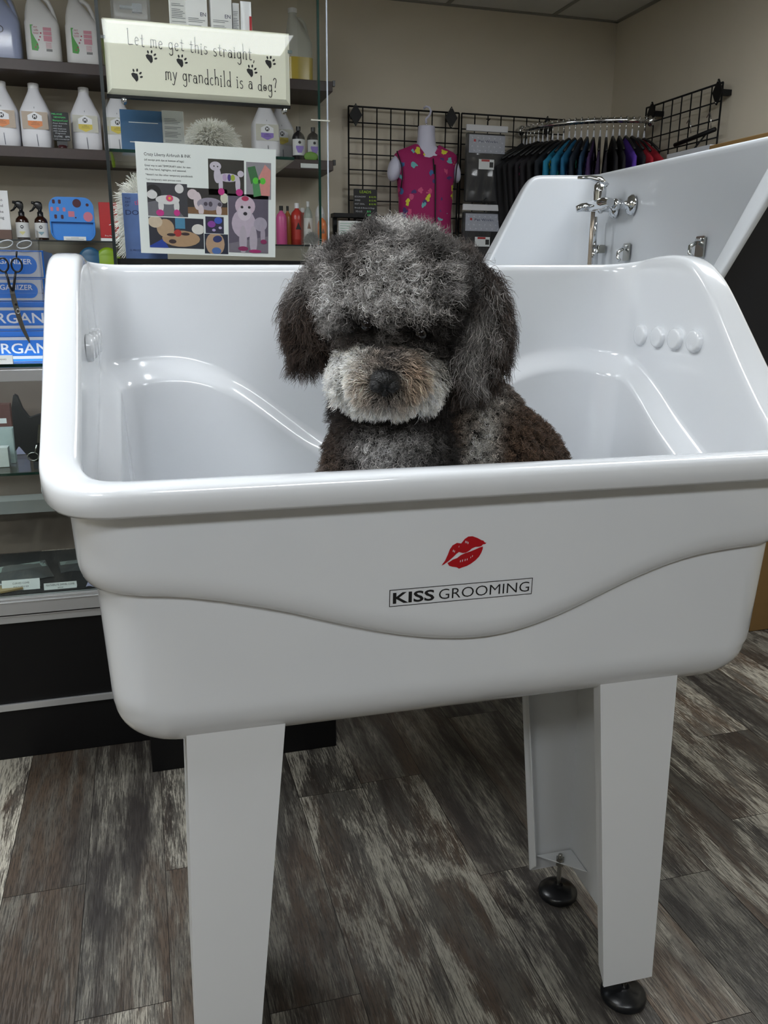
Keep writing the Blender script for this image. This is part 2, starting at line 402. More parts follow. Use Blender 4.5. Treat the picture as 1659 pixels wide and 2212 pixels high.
def tub_shell(L, D, zb, zt_fn, zs_fn, zi_fn, root, M_in, M_out, step=.02, xs=1.0):
    mid = loop(L, D, .025, .085); n = len(mid)
    zt = sm1(np.array([zt_fn(x, y) for x, y in mid]), 6)
    zs = sm1(np.array([zs_fn(x, y) for x, y in mid]), 8); zi = sm1(np.array([zi_fn(x, y) for x, y in mid]), 8)
    R0 = .10
    def row(e, z, rr=None):
        if np.isscalar(e): p = loop(L, D, e, R0-e*.55 if rr is None else rr)
        else:
            e = np.asarray(e); lo, hi = e.min(), e.max()
            if hi-lo < 1e-6: p = loop(L, D, lo, R0-lo*.55 if rr is None else rr)
            else:
                A = loop(L, D, lo, R0-lo*.55 if rr is None else rr); B = loop(L, D, hi, R0-hi*.55 if rr is None else rr)
                t = ((e-lo)/(hi-lo))[:, None]; p = A*(1-t)+B*t
        return np.hstack([p, (z*np.ones(n))[:, None]])
    # rim: skirt, rounded top, flat flange, rounded inner lip
    H_ = .040
    rim = [row(.030, zt-H_+.004), row(.008, zt-H_+.002), row(.003, zt-H_), row(.0, zt-H_+.004), row(0, zt-.012), row(.0015, zt-.006), row(.005, zt-.002), row(.010, zt),
           row(.026, zt+.0005), row(.040, zt), row(.0455, zt-.0015), row(.0495, zt-.006), row(.0515, zt-.013), row(.052, zt-.022)]
    V, F_ = ring_mesh(rim, None)
    b = MB(); b.add(V.tolist(), F_, M_in, True); o = b.build('rim', root)
    # interior
    z_floor = zb+.03; ins = [row(.052, zt-.022)]
    zc = zi+.035
    for t in np.linspace(.06, 1, 10): ins.append(row(.052+.006*t, (zt-.022)*(1-t)+zc*t))
    for t in np.linspace(.08, 1, 12):
        s_ = t*t*(3-2*t); ins.append(row(.058+.034*s_, zc-.054*t))
    zl = zc-.054; rf = .07
    for t in np.linspace(.1, 1, 8): ins.append(row(.092+.024*t, zl*(1-t)+(z_floor+rf)*t))
    for t in np.linspace(.12, 1, 9):
        a = t*math.pi/2; ins.append(row(.116+rf*(1-math.cos(a)), z_floor+rf*(1-math.sin(a)), max(.03, R0-.06)))
    V, F_ = ring_mesh(ins, None, cap_last=True)
    MB().add(V.tolist(), F_, M_in, True).build('basin', root)
    # exterior
    def eo(z): return .030+.045*(1.07-z)
    ex = [row(.030, zt-H_+.004)]; zu = zs+.045; top = zt-H_+.004
    for t in np.linspace(.1, 1, 10):
        z = top*(1-t)+zu*t; ex.append(row(np.full(n, 0)+.030+.045*np.clip(1.07-z, 0, 1), z))
    for t in np.linspace(.1, 1, 12):
        z = zu-.045*t; s_ = 1-math.sqrt(max(0, 1-t*t)); ex.append(row(.030+.045*np.clip(1.07-z, 0, 1)+step*s_, z))
    rf = .088; ze = zs
    for t in np.linspace(.03, 1, 12):
        z = ze*(1-t)+(zb+rf)*t; ex.append(row(.030+.045*np.clip(1.07-z, 0, 1)+step, z))
    e0 = .030+.045*(1.07-zb-rf)+step
    for t in np.linspace(.08, 1, 14):
        a = t*math.pi/2; ex.append(row(e0+rf*(1-math.cos(a)), zb+rf*(1-math.sin(a)), max(.02, .075-.03*t)))
    for r_ in ex: r_[:, 0] *= xs
    V, F_ = ring_mesh(ex, None, cap_last=True, flip=True)
    MB().add(V.tolist(), F_, M_out, True).build('shell', root)
    return eo
TUB_L, TUB_D, TUB_ZB = 1.20, .67, .672
_zt = ([0, .05, .09, .11, .195, .262, .33, .37, .41, .46, .52, .58, .64, .67], [1.106, 1.107, 1.122, 1.137, 1.219, 1.293, 1.367, 1.396, 1.411, 1.416, 1.414, 1.407, 1.400, 1.398])
_zs = ([.0, .06, .147, .208, .304, .405, .49, .572, .648, .74, .818, .897, .979, 1.117, 1.20], [.944, .944, .937, .924, .898, .862, .838, .824, .823, .846, .880, .912, .934, .943, .944])
_zib = ([0, .106, .15, .206, .29, .372, .45, .55, .62, .72, .82, .88, .94, 1.05, 1.11, 1.20], [1.18, 1.183, 1.192, 1.188, 1.155, 1.093, 1.031, .985, .98, 1.03, 1.12, 1.162, 1.188, 1.198, 1.186, 1.18])
_zis = ([0, .17, .30, .38, .47, .55, .67], [.95, .985, 1.045, 1.085, 1.14, 1.178, 1.185])
def t1_zt(x, y):
    z = float(np.interp(y, *_zt)); return z-.014*(1-x/TUB_L)*min(1, max(0, (z-1.12)/.2))
def t1_zs(x, y):
    if y < .06: return float(np.interp(x, *_zs))
    return .944
def t1_zi(x, y):
    if y < .06: return float(np.interp(x, *_zs))+.01
    if y > TUB_D-.06: return float(np.interp(x, *_zib))
    return float(np.interp(y, *_zis))
TUB_O = (-.143, 1.071, 0.0); TUB_ROT = -.0227
tub = thing('grooming_tub', 'large glossy white dog grooming tub with red lips logo, holding the dog', 'grooming tub', TUB_O, TUB_ROT)
eo = tub_shell(TUB_L, TUB_D, TUB_ZB, t1_zt, t1_zs, t1_zi, tub, M_TUB, M_TUB, xs=1.017)
# round plugs inside both ends
for y in (.335, .397, .458, .522):
    for side in (0, 1):
        x = TUB_L-.058 if side else .058; s_ = -1 if side else 1
        MB().lathe([(.0215, -.004*s_), (.0215, .003*s_), (.0195, .0062*s_), (.016, .0072*s_), (.0, .0072*s_)], (x, y, 1.256), M_TUB, 28, 'x').build('plug', tub)
# ---- legs: two folded sheet end frames, each with a front leg, a rear leg and a web between them
def leg_frame(side):
    # built for the right end; mirrored for the left one
    def X_(x): return x if side else 1.174-x
    def put(b, name, par): 
        if not side:
            b.v = [(1.174-v[0], v[1], v[2]) for v in b.v]; b.f = [f[::-1] for f in b.f]
        return b.build(name, par, bevel=.0018)
    t = .0035
    # front leg plate, tapering downward, with a narrow folded lip on its inner edge
    def plate(ya, yb, lipdir, outer_top=1.006, outer_bot=1.024, in_top=.856, in_bot=.919, zbot=.048):
        b = MB()
        zt_ = TUB_ZB+.036
        for z0, z1 in ((zbot, zt_),):
            P = [(in_bot, z0), (outer_bot, z0), (outer_top, z1), (in_top, z1)]
            b.prism(P, ya, ya+t, M_LEG)
            # inner lip
            vs = [(in_bot, ya, z0), (in_bot+t, ya, z0), (in_top+t, ya, z1), (in_top, ya, z1)]
            vs += [(v[0], ya+lipdir*.026, v[2]) for v in vs]
            vs[4] = (in_bot, ya+lipdir*.026, z0+.03); vs[5] = (in_bot+t, ya+lipdir*.026, z0+.03)
            b.add(vs, [(0, 1, 2, 3), (7, 6, 5, 4), (0, 4, 5, 1), (1, 5, 6, 2), (2, 6, 7, 3), (3, 7, 4, 0)], M_LEG)
        return b
    yf, yr = .088, .43
    fl = put(plate(yf, yf, 1), 'leg', tub)
    rl = put(plate(yr, yr, -1), 'leg', tub)
    # web: side sheet between the two legs with an arched lower edge
    b = MB(); N_ = 1
    out = [(yf, .05), (yf+.05, .05), (yf+.16, .036), (yr-.02, .042), (yr+t, .05), (yr+t, TUB_ZB+.036), (yf, TUB_ZB+.036)]
    def xo(z): return 1.024+(1.006-1.024)*(z-.05)/(TUB_ZB-.04)
    vs = [(xo(z)-t, y, z) for y, z in out]+[(xo(z), y, z) for y, z in out]; n = len(out)
    b.add(vs, [tuple(range(n)), tuple(range(2*n-1, n-1, -1))]+[(i, i+n, (i+1) % n+n, (i+1) % n) for i in range(n)], M_LEG)
    put(b, 'side_panel', tub)
    for (yy, leg, px, py) in ((yf, fl, .972, .100), (yr, rl, .975, .395)):
        g = MB(); z = .088
        tri = [(1.018, py-.05), (1.018, py+.03), (.93, py+.03)] if yy > .2 else [(1.018, py+.05), (1.018, py-.006), (.93, py-.006)]
        g.add([(a, b_, z) for a, b_ in tri]+[(a, b_, z+.003) for a, b_ in tri], [(2, 1, 0), (3, 4, 5), (0, 1, 4, 3), (1, 2, 5, 4), (2, 0, 3, 5)], M_LEG)
        put(g, 'corner_bracket', leg)
        p = MB(); p.lathe([(.0425, 0), (.044, .003), (.044, .011), (.040, .016), (.028, .021), (.015, .0235), (.010, .028), (.0, .028)], (px, py, 0.0005), M_BLKPL, 32)
        put(p, 'foot_pad', leg)
        s_ = MB(); s_.lathe([(.005, .026), (.005, .108), (0, .110)], (px, py, 0), M_STEEL, 12); s_.lathe([(.010, .080), (.010, .0875)], (px, py, 0), M_STEEL, 6, smooth=False)
        s_.lathe([(.010, .0915), (.010, .098)], (px, py, 0), M_STEEL, 6, smooth=False)
        put(s_, 'levelling_bolt', leg)
leg_frame(1); leg_frame(0)
# ---- logo on the front
RED = mat('lip_red', '#b0101c', .35, vary=.04)
lg = MB()
def ysurf(z): return .030+.045*(1.07-z)-.0006
def on_front(b, start):
    for i in range(start, len(b.v)):
        x, y, z = b.v[i]; b.v[i] = (x, ysurf(z)+y, z)
cz, a = .9035, .012
w0 = txt(lg, 'KISS', .4735, cz, .0165, M_INK, align='l', bold=.022, width=.064)
txt(lg, 'GROOMING', .5445, cz, .0165, M_INK, align='l', bold=-.006, width=.1455)
x0, x1, z0, z1 = .468, .695, .8985, .9255
for q in ((x0, x1, z0, z0+.0011), (x0, x1, z1-.0011, z1), (x0, x0+.0011, z0, z1), (x1-.0011, x1, z0, z1)): lg.rect(q[0], q[1], q[2], q[3], 0, M_INK)
on_front(lg, 0); lg.build('lettering', tub)
lp = MB()
# lips traced as two shapes, units are metres about the centre (.581, .976)
U = [(-52, -27), (-44, -16), (-38, -2), (-34, 10), (-28, 19), (-18, 24), (-8, 22), (0, 32), (8, 37), (18, 37), (30, 32), (40, 26), (44, 25), (48, 20), (52, 19), (49, 16), (44, 16), (40, 12), (34, 11),
     (26, 11), (18, 8), (12, 3), (4, -1), (-4, -1), (-12, 2), (-18, -2), (-24, -8), (-30, -13), (-36, -18), (-42, -22), (-46, -25)]
Lw = [(-38, -22), (-32, -19), (-26, -15), (-16, -12), (-8, -6), (2, -2), (14, 1), (26, 5), (36, 9), (44, 11), (44, 5), (41, -4), (36, -13), (28, -21), (18, -28), (8, -33), (-4, -36), (-10, -38), (-16, -34), (-26, -32), (-34, -29)]
k = .069/104
for P in (U, Lw): lp.flat([(.581+p[0]*k, .9755+p[1]*k) for p in P], 0, RED)
on_front(lp, 0)
WG = M_TUB
s0 = len(lp.v)
for (sx, sz, r) in ((2, 25, 1.6), (5, 24, 1.5), (8, 22, 1.6), (-26, 6, 1.6), (-23, 4, 1.4), (-13, 15, 1.1), (-8, -20, 1.5), (-3, -19, 1.7), (3, -18, 1.6), (8, -17, 1.4), (16, -13, 1.1), (20, -10, 1.3)):
    lp.flat([(.581+(sx+dx)*k, .9755+(sz+dz)*k) for dx, dz in ((-.6*r, -1.8*r), (.5*r, -1.2*r), (.7*r, 1.8*r), (-.3*r, 1.2*r))], -.0003, WG)
for i in range(s0, len(lp.v)):
    x, y, z = lp.v[i]; lp.v[i] = (x, ysurf(z)+y, z)
lp.build('lips_emblem', tub)

# ---- the far tub along the right wall
T2A = R(6.5); T2D, T2L = .60, 1.5
ex2 = Vector((math.cos(T2A), -math.sin(T2A), 0)); P2 = Vector((1.801, 3.2, 0)); O2 = P2-ex2*T2D
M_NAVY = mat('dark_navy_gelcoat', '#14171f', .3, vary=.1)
_far = ([0, .02, .06, .143, .30, .325, .60], [1.16, 1.17, 1.28, 1.45, 1.755, 1.770, 1.770])
_near = ([0, .14, .19, .31, .43, .475, .51, .60], [1.16, 1.16, 1.20, 1.42, 1.65, 1.715, 1.728, 1.728])
def t2_zt(x, y):
    t = x/T2L; return float(np.interp(y, *_far))*(1-t)+float(np.interp(y, *_near))*t
tub2 = thing('grooming_tub', 'far white grooming tub with tall splash back and chrome tap, by the right wall', 'grooming tub', tuple(O2), -R(90)-T2A)
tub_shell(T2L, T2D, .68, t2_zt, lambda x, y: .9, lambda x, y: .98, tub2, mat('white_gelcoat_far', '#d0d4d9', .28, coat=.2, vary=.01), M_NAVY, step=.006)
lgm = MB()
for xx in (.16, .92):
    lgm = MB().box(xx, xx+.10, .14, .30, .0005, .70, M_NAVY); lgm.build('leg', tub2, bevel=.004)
# ------------------------------------------------------------------ glass counter on the left
CF, CX1 = 2.37, -.02      # front plane, right end
CX0, CB = -1.75, 2.80
cnt = thing('glass_counter', 'glass display counter with aluminium rails and black plinth, left of the near tub', 'display counter', (0, 0, 0))
M_KICK = M_BLACK
MB().box(CX0, CX1, CF+.012, CB, .0005, .475, M_KICK).build('plinth', cnt, bevel=.002)
for z0, z1 in ((.427, .449), (.158, .178)): MB().box(CX0, CX1, CF+.004, CF+.0125, z0, z1, M_ALU).build('rail', cnt, bevel=.001)
r = MB(); r.box(CX0, CX1, CF-.004, CF+.012, .455, .490, M_ALU).box(CX0, CX1, CF-.006, CF+.012, .490, .494, M_ALU).box(CX0, CX1, CF-.002, CF+.014, .494, .502, M_ALU).box(CX0, CX1, CF+.002, CF+.016, .502, .506, M_ALU)
r.build('bottom_rail', cnt, bevel=.001)
MB().box(CX0, CX1, CF-.004, CF+.016, 1.102, 1.132, M_ALU).box(CX0, CX1, CF-.001, CF+.016, 1.132, 1.138, M_ALU).build('top_rail', cnt, bevel=.001)
MB().box(CX0, CX1, CF-.003, CB, 1.1385, 1.1475, M_GLASS).build('glass_top', cnt)
MB().box(CX0, CX1, CF-.006, CF-.0032, 1.139, 1.147, M_GEDGE).build('glass_edge', cnt)
MB().box(CX0, CX1, CF+.002, CF+.008, .506, 1.102, M_GLASS).build('front_pane', cnt)
MB().box(CX1-.006, CX1, CF+.016, CB-.01, .506, 1.102, M_GLASS).build('side_pane', cnt)
MB().box(CX0, CX1-.008, CF+.03, CB-.02, .845, .852, M_GLASS).box(CX0, CX1-.008, CF+.027, CF+.0298, .845, .852, M_GEDGE).build('glass_shelf', cnt)
MB().box(CX0, CX1-.008, CF+.018, CB-.02, .4755, .508, mat('black_felt', '#1d1e20', .9, bump=.3)).build('deck', cnt)
MB().box(CX0, CX1, CB-.018, CB-.002, .51, 1.10, mat('sliding_back', '#85766c', .4, vary=.15)).build('back_panel', cnt)
MB().box(CX0, CX1-.01, CB-.10, CB-.02, .66, .70, M_ALU).build('back_rail', cnt)
MB().box(CX1-.02, CX1, CF-.004, CF+.016, .506, 1.102, M_ALU).build('corner_post', cnt)
MB().box(CX0+.02, CX1-.03, CF+.018, CF+.030, 1.108, 1.118, emit_mat('added_fill_strip', (.9, .96, 1.0), 24.0)).build('added_fill_strip', cnt)  # added glowing strip, hidden behind the top rail, brightens the goods inside
# stock at the back of the counter
for k, (x, y, z, w_, d_, h_, c, l) in enumerate(((-.275, CF+.30, .8535, .10, .03, .105, '#8e9bc4', 'lavender blue carton behind the scissor case in the counter'), (-.180, CF+.31, .8535, .07, .03, .12, '#c4c6cc', 'pale carton at the right behind the scissor case'), (-.450, CF+.30, .8535, .13, .03, .15, '#6b4a45', 'maroon carton at the back left of the counter shelf'), (-.235, CF+.22, .8535, .05, .02, .075, '#b9c8cf', 'small pale blue carton just behind the scissor case'))):
    t_ = thing('carton', l, 'carton', (x, y, z), 0, 'cartons in the counter')
    MB().box(-w_/2, w_/2, 0, d_, 0, h_, mat('carton_'+c[1:], c, .5, vary=.15, vscale=40)).build('carton_body', t_, bevel=.0008)
    b_ = MB(); b_.rect(-w_*.4, w_*.4, h_*.62, h_*.72, -.0006, M_PAPER).rect(-w_*.4, w_*.2, h_*.45, h_*.5, -.0006, M_PAPER); b_.flat(ell(w_*.2, h_*.25, w_*.12, w_*.12, 14), -.0006, mat('stamp_blue', '#5a6f9c', .5)); b_.build('print', t_)
# black scissor case on the glass shelf
cs = thing('scissor_case', 'open black zip case of scissors on the glass shelf inside the counter', 'scissor case', (-.262, CF+.07, .8535))
P = [(-.088, .05), (-.086, .17), (-.078, .205), (-.070, .200), (-.060, .165), (-.045, .14), (-.02, .148), (.02, .15), (.10, .15), (.10, .02), (-.04, .02), (-.058, .035), (-.078, .065)]
CM = mat('black_nylon', '#08080a', .75, bump=.4, bscale=500)
MB().prism(P, 0, .03, CM).build('case_body', cs, bevel=.004)
MB().box(-.045, .10, -.004, .034, .0, .019, mat('case_stand', '#3b3c40', .4)).build('base', cs)
SCM = M_STEEL
b = MB()
b.prism([(-.030, .072), (-.018, .072), (-.014, .105), (-.025, .105)], -.006, -.001, SCM)
b.prism([(-.025, .105), (-.013, .105), (-.012, .122), (-.022, .122)], -.006, -.001, SCM)
b.build('scissor_blade', cs)
for x in (-.044, -.010):
    b = MB(); b.tube([(x+.014*math.cos(a), -.004, .034+.011*math.sin(a)) for a in np.linspace(0, 6.283, 22)[:-1]], .0018, SCM, 6, closed=True)
    b.tube([(x+.006*(1 if x < -.03 else -1), -.004, .043), (x+.012*(1 if x < -.03 else -1), -.004, .066)], .0024, SCM, 6)
    b.build('finger_loop', cs)
def price_card(name, label, x, y, z, w_, h_, lines, rz=0, grp='white printed price cards', tilt=.35):
    t = thing(name, label, 'price card', (x, y, z), rz, grp)
    b = MB(); b.add([(-w_/2, 0, 0), (w_/2, 0, 0), (w_/2, h_*tilt, h_), (-w_/2, h_*tilt, h_)], [(0, 1, 2, 3)], M_PAPER)
    b.add([(-w_/2, h_*2*tilt, 0), (w_/2, h_*2*tilt, 0), (w_/2, h_*tilt, h_), (-w_/2, h_*tilt, h_)], [(3, 2, 1, 0)], M_PAPER)
    b.build('card', t)
    b = MB()
    for s_, zz, hh, ww in lines:
        st = len(b.v); txt(b, s_, 0, zz, hh, M_INK, y=-.0005, width=ww)
        for i in range(st, len(b.v)): v = b.v[i]; b.v[i] = (v[0], v[1]+v[2]*tilt, v[2])
    b.build('lettering', t); return t
price_card('price_card', 'larger white price card inside the counter, at the left frame edge', -.372, CF+.045, .509, .100, .029, [('CURVED COMB', .017, .0048, .044), ('PINK/PURPLE $20', .008, .0038, .040)])
price_card('price_card', 'long white price card at the front of the counter beside the tub corner', -.266, CF+.028, .509, .088, .018, [('FEATHERLITE SWIVEL COMB', .0095, .0050, .076), ('$42.00', .0025, .0036, .014)])
price_card('price_card', 'small white card standing on the glass shelf beside the scissor case', -.172, CF+.05, .8535, .03, .018, [('$120', .007, .004, .012)])
# packaged combs and odds and ends lying in the counter
def packet(name, label, cat, x, y, z, w_, d_, rz, card, film, grp=None, deco=None, tilt=0):
    t = thing(name, label, cat, (x, y, z), rz, grp)
    b = MB(); n = 8; vs = []; fs = []
    for j in range(n+1):
        for i in range(n+1):
            u, v = i/n, j/n; h = .002+.012*math.sin(math.pi*u)*math.sin(math.pi*v)+.002*math.sin(9*u+5*v)
            vs.append(((u-.5)*w_, (v-.5)*d_, h+tilt*v*d_))
    for j in range(n):
        for i in range(n): a = j*(n+1)+i; fs.append((a, a+1, a+n+2, a+n+1))
    b.add(vs, fs, film, True); b.build('film', t)
    b = MB(); b.add([(-w_*.47, d_*.14, .004+tilt*d_*.6), (w_*.47, d_*.14, .004+tilt*d_*.6), (w_*.47, d_*.48, .003+tilt*d_), (-w_*.47, d_*.48, .003+tilt*d_)], [(0, 1, 2, 3)], card)
    b.build('header_card', t)
    if deco: deco(t)
    return t
DGF = glass_mat('smoky_film', (.35, .34, .36), 1.5, .15, .10)
GRC = mat('grey_green_card', '#8d9993', .5, vary=.15, vscale=40); WHC = M_PAPER; LAV = mat('lavender_card', '#a9a9c4', .5, vary=.15, vscale=50)
packet('packaged_tool', 'dark grooming tool in crinkled clear film on the counter floor', 'packaged tool', -.385, CF+.20, .5085, .15, .17, .25, GRC, DGF)
packet('packaged_tool', 'grey carded tool under the left corner of the near tub rim', 'packaged tool', -.215, CF+.23, .5085, .14, .11, .15, GRC, M_PLASTIC)
def combd(t):
    b = MB(); b.box(-.03, .03, -.045, .01, .004, .009, mat('tan_comb', '#a08a5c', .4)); b.build('comb', t)
packet('packaged_comb', 'tan comb in a clear bag behind the curved comb card', 'packaged comb', -.41, CF+.075, .5085, .09, .09, .35, WHC, M_PLASTIC, None, combd)
lc = packet('packaged_comb', 'lavender carded comb standing beside the tub corner inside the counter', 'packaged comb', -.165, CF+.085, .5085, .05, .13, -.12, LAV, LAV)
b = MB(); txt(b, 'NGE NUCK', 0, 0, .010, M_INK, width=.08)
b.v = [(v[2]*-1+.006, v[0]-.01, .0165) for v in b.v]; b.build('lettering', lc)
MB().tube([(-.19+.018*math.cos(a), CF+.12+.018*math.sin(a), .512) for a in np.linspace(2.2, 6.6, 16)], .003, mat('grey_hook', '#8f9696', .4), 8).build('plastic_hook')
tag(bpy.context.scene.objects['plastic_hook'], 'grey plastic hanging hook lying in the counter by the tub', 'hook')
tg = MB().box(-.49, -.345, CF+.29, CF+.30, .853, .905, LAV).build('display_card'); tag(tg, 'lavender printed card at the back of the upper counter shelf', 'card')
for x, zz, hh, c, l in ((-.405, .853, .055, '#c9cfcb', 'pale small carton left of the scissor case'), (-.395, .853, .10, '#a7b6b3', 'taller pale green carton behind the scissor case')):
    o = MB().box(-.03, .03, 0, .035, 0, hh, mat('carton_'+c[1:], c, .5, vary=.12, vscale=60)).build('carton', loc=(x, CF+(.11 if hh < .08 else .16), zz), bevel=.0008); tag(o, l, 'carton', 'cartons in the counter')
# ------------------------------------------------------------------ organizer boxes on the counter
BL = mat('box_blue', '#1565c0', .35, vary=.03); LG = mat('box_grey', '#a9adb8', .4, vary=.03); BD = mat('box_blue_dark', '#0e4f9e', .35)
zs_ = [(1.1485, 1.2275), (1.228, 1.303), (1.3035, 1.362), (1.3625, 1.432)]
xr = [-.205, -.205, -.232, -.228]
names = ['lowest blue and grey organizer box of the stack on the counter', 'second blue organizer box from the bottom of the stack', 'third blue organizer box from the bottom of the stack', 'topmost blue organizer box of the stack behind the scissors']
for i, ((z0, z1), x1) in enumerate(zip(zs_, xr)):
    t = thing('organizer_box', names[i], 'box', (x1, 2.425, z0), 0, 'blue organizer boxes stacked on the counter')
    h = z1-z0
    MB().box(-.42, 0, 0, .26, 0, h-.0006, BL).build('carton', t, bevel=.0008)
    b = MB(); y = -.0008
    if i < 2:
        b.rect(-.42, 0, h*.70, h*.80, y, LG); b.rect(-.42, 0, h*.08, h*.18, y, LG)
        s_ = len(b.v); txt(b, 'ORGANIZER', -.191+.004*(i == 0), h*.27, .0255, mat('print_grey', '#c9ccd6', .4), y=y, align='l', width=.245, bold=.012)
        if i == 0: pass
    else:
        b.rect(-.42, -.004, h*.04, h*.94, y, LG); b.flat(rrect(-.40, -.018, h*.14, h*.80, h*.32, 8), y-.0004, BL)
        txt(b, 'ORGANIZER', -.030, h*.50, .0125, mat('print_grey', '#c9ccd6', .4), y=y-.0008, align='r', width=.106, bold=.012)
    b.build('print', t)
# acrylic scissor rack with curved shears
ar = thing('acrylic_rack', 'clear acrylic scissor rack standing in front of the organizer boxes', 'display rack', (-.34, 2.385, 1.1485))
b = MB()
b.box(-.08, .105, .03, .034, .28, .335, M_ACRYL); b.box(-.08, .105, .0, .003, 0, .30, M_ACRYL); b.box(-.08, .105, .0, .034, .30, .303, M_ACRYL); b.box(.103, .106, 0, .036, 0, .33, M_ACRYL); b.box(-.08, .106, -.03, .0, .175, .178, M_ACRYL)
b.build('panel', ar)
wv = MB()
for k in range(4): wv.tube([(-.065+k*.045+.018*math.cos(a), .028, .297+.009*math.sin(a)+.004*math.cos(a)) for a in np.linspace(0, 6.283, 18)[:-1]], .0014, mat('acrylic_edge', '#cfd3d8', .15), 5, closed=True)
wv.build('cut_edge', ar)
pc = price_card('price_card', 'small white price card on the counter top under the shears', -.345, 2.352, 1.1485, .05, .022, [('SHEARS', .010, .0035, .02)])
sh = thing('curved_shears', 'curved grooming shears with black handles hanging on the acrylic rack', 'scissors', (-.303, 2.376, 1.372))
HBK = mat('handle_black', '#121318', .3)
for s_, cxx in ((1, .014), (-1, -.018)):
    b = MB(); b.tube([(cxx+.0125*math.cos(a), 0, .022+.0165*math.sin(a)) for a in np.linspace(0, 6.283, 24)[:-1]], .0024, HBK, 8, closed=True)
    b.tube([(cxx-.004*s_, 0, .006), (cxx-.008*s_, 0, -.012), (cxx-.011*s_-.001, 0, -.030), (-.001, 0, -.042)], [.0028, .003, .0034, .004], HBK, 8)
    if s_ > 0: b.tube([(cxx+.001, 0, .038), (cxx+.003, 0, .056)], [.0018, .0026], HBK, 8)
    b.build('handle', sh)
b = MB(); up = [(-.004, -.034), (.000, -.070), (.006, -.105), (.013, -.135), (.022, -.160), (.026, -.172)]; W_ = [.0052, .0064, .006, .0052, .0038, .0008]
L_ = [(x-w_, z) for (x, z), w_ in zip(up, W_)]; Rr_ = [(x+w_, z) for (x, z), w_ in zip(up, W_)]
b.prism(L_+Rr_[::-1], -.002, .0015, M_STEEL); b.build('blade', sh, bevel=.0006)
MB().lathe([(.0032, -.0042), (.0032, -.002)], (0.003, 0, -.075), HBK, 16, 'y').build('pivot_screw', sh)
MB().tube([(.006+.0045*math.cos(a), -.004, -.092+.0055*math.sin(a)) for a in np.linspace(0, 6.283, 16)[:-1]], .0009, M_CHROME, 6, closed=True).build('ring', sh)

# ------------------------------------------------------------------ tall glass showcase
TF, TX0, TX1, TB_ = 2.2, -.045, .487, 2.58
tw = thing('glass_showcase', 'tall glass showcase on a black base behind the near tub', 'glass showcase', (0, 0, 0))
MB().box(TX0-.004, TX1+.003, TF, TB_, .0005, .86, M_BLACK).build('base', tw, bevel=.002)
MB().box(TX0+.004, .458, TF+.001, TF+.005, .862, 2.20, M_GLOW).box(.4585, .4635, TF-.001, TF+.009, .862, 2.20, M_GEDGE).build('front_pane', tw)
MB().box(TX0-.004, TX0+.0035, TF-.002, TF+.012, .861, 2.20, mat('black_channel', '#1b2425', .3)).build('corner_strip', tw)
MB().box(TX1-.006, TX1, TF+.01, TB_, .862, 2.20, M_SIDE).box(TX1-.005, TX1-.002, TF+.006, TF+.0098, .862, 2.20, M_GEDGE2).build('side_pane', tw)
MB().box(TX0-.004, TX0+.002, TF+.013, TB_, .862, 2.20, M_SIDE).build('side_pane', tw)
MB().box(TX0, TX1, TF, TB_, 2.201, 2.235, M_BLACK).build('top', tw)
for z in (1.395, 1.655, 1.895):
    MB().box(TX0+.004, .40, TF+.02, TB_-.06, z-.004, z+.003, M_GLOW).box(TX0+.004, .40, TF+.017, TF+.0198, z-.004, z+.003, M_GEDGE).build('glass_shelf', tw)
MB().box(TX0+.004, .45, TF+.008, TF+.016, 1.398, 1.410, M_BLACK).build('front_bar', tw)
b = MB().box(.440, .487, TF-.004, TF+.002, 1.741, 1.744, mat('bracket_white', '#c8c8bc', .4)); b.build('door_catch', tw)
# the sign, mounted just behind the glass
CRM = mat('cream_board', '#efeedb', .5, vary=.02, bump=.1, bscale=400)
SGY = TF+.020
sg = thing('sign', 'cream sign with black lettering and paw prints, behind the showcase glass', 'sign', (.179, SGY, 1.855), .0)
b = MB(); w2, h2 = .214, .079
A_ = [(-w2, 0, -h2), (w2, 0, -h2), (w2, 0, h2), (-w2, 0, h2)]; i_ = .011
B_ = [(-w2+i_, -.008, -h2+i_), (w2-i_, -.008, -h2+i_), (w2-i_, -.008, h2-i_), (-w2+i_, -.008, h2-i_)]
C_ = [(a, .004, c) for a, _, c in A_]
b.add(A_+B_+C_, [(4, 5, 6, 7), (0, 1, 5, 4), (1, 2, 6, 5), (2, 3, 7, 6), (3, 0, 4, 7), (8, 9, 1, 0), (9, 10, 2, 1), (10, 11, 3, 2), (11, 8, 0, 3), (11, 10, 9, 8)], CRM)
b.build('board', sg)
def arc(cx, cy, rx, ry, a0, a1, n=10): return [(cx+rx*math.cos(R(a0+(a1-a0)*i/n)), cy+ry*math.sin(R(a0+(a1-a0)*i/n))) for i in range(n+1)]
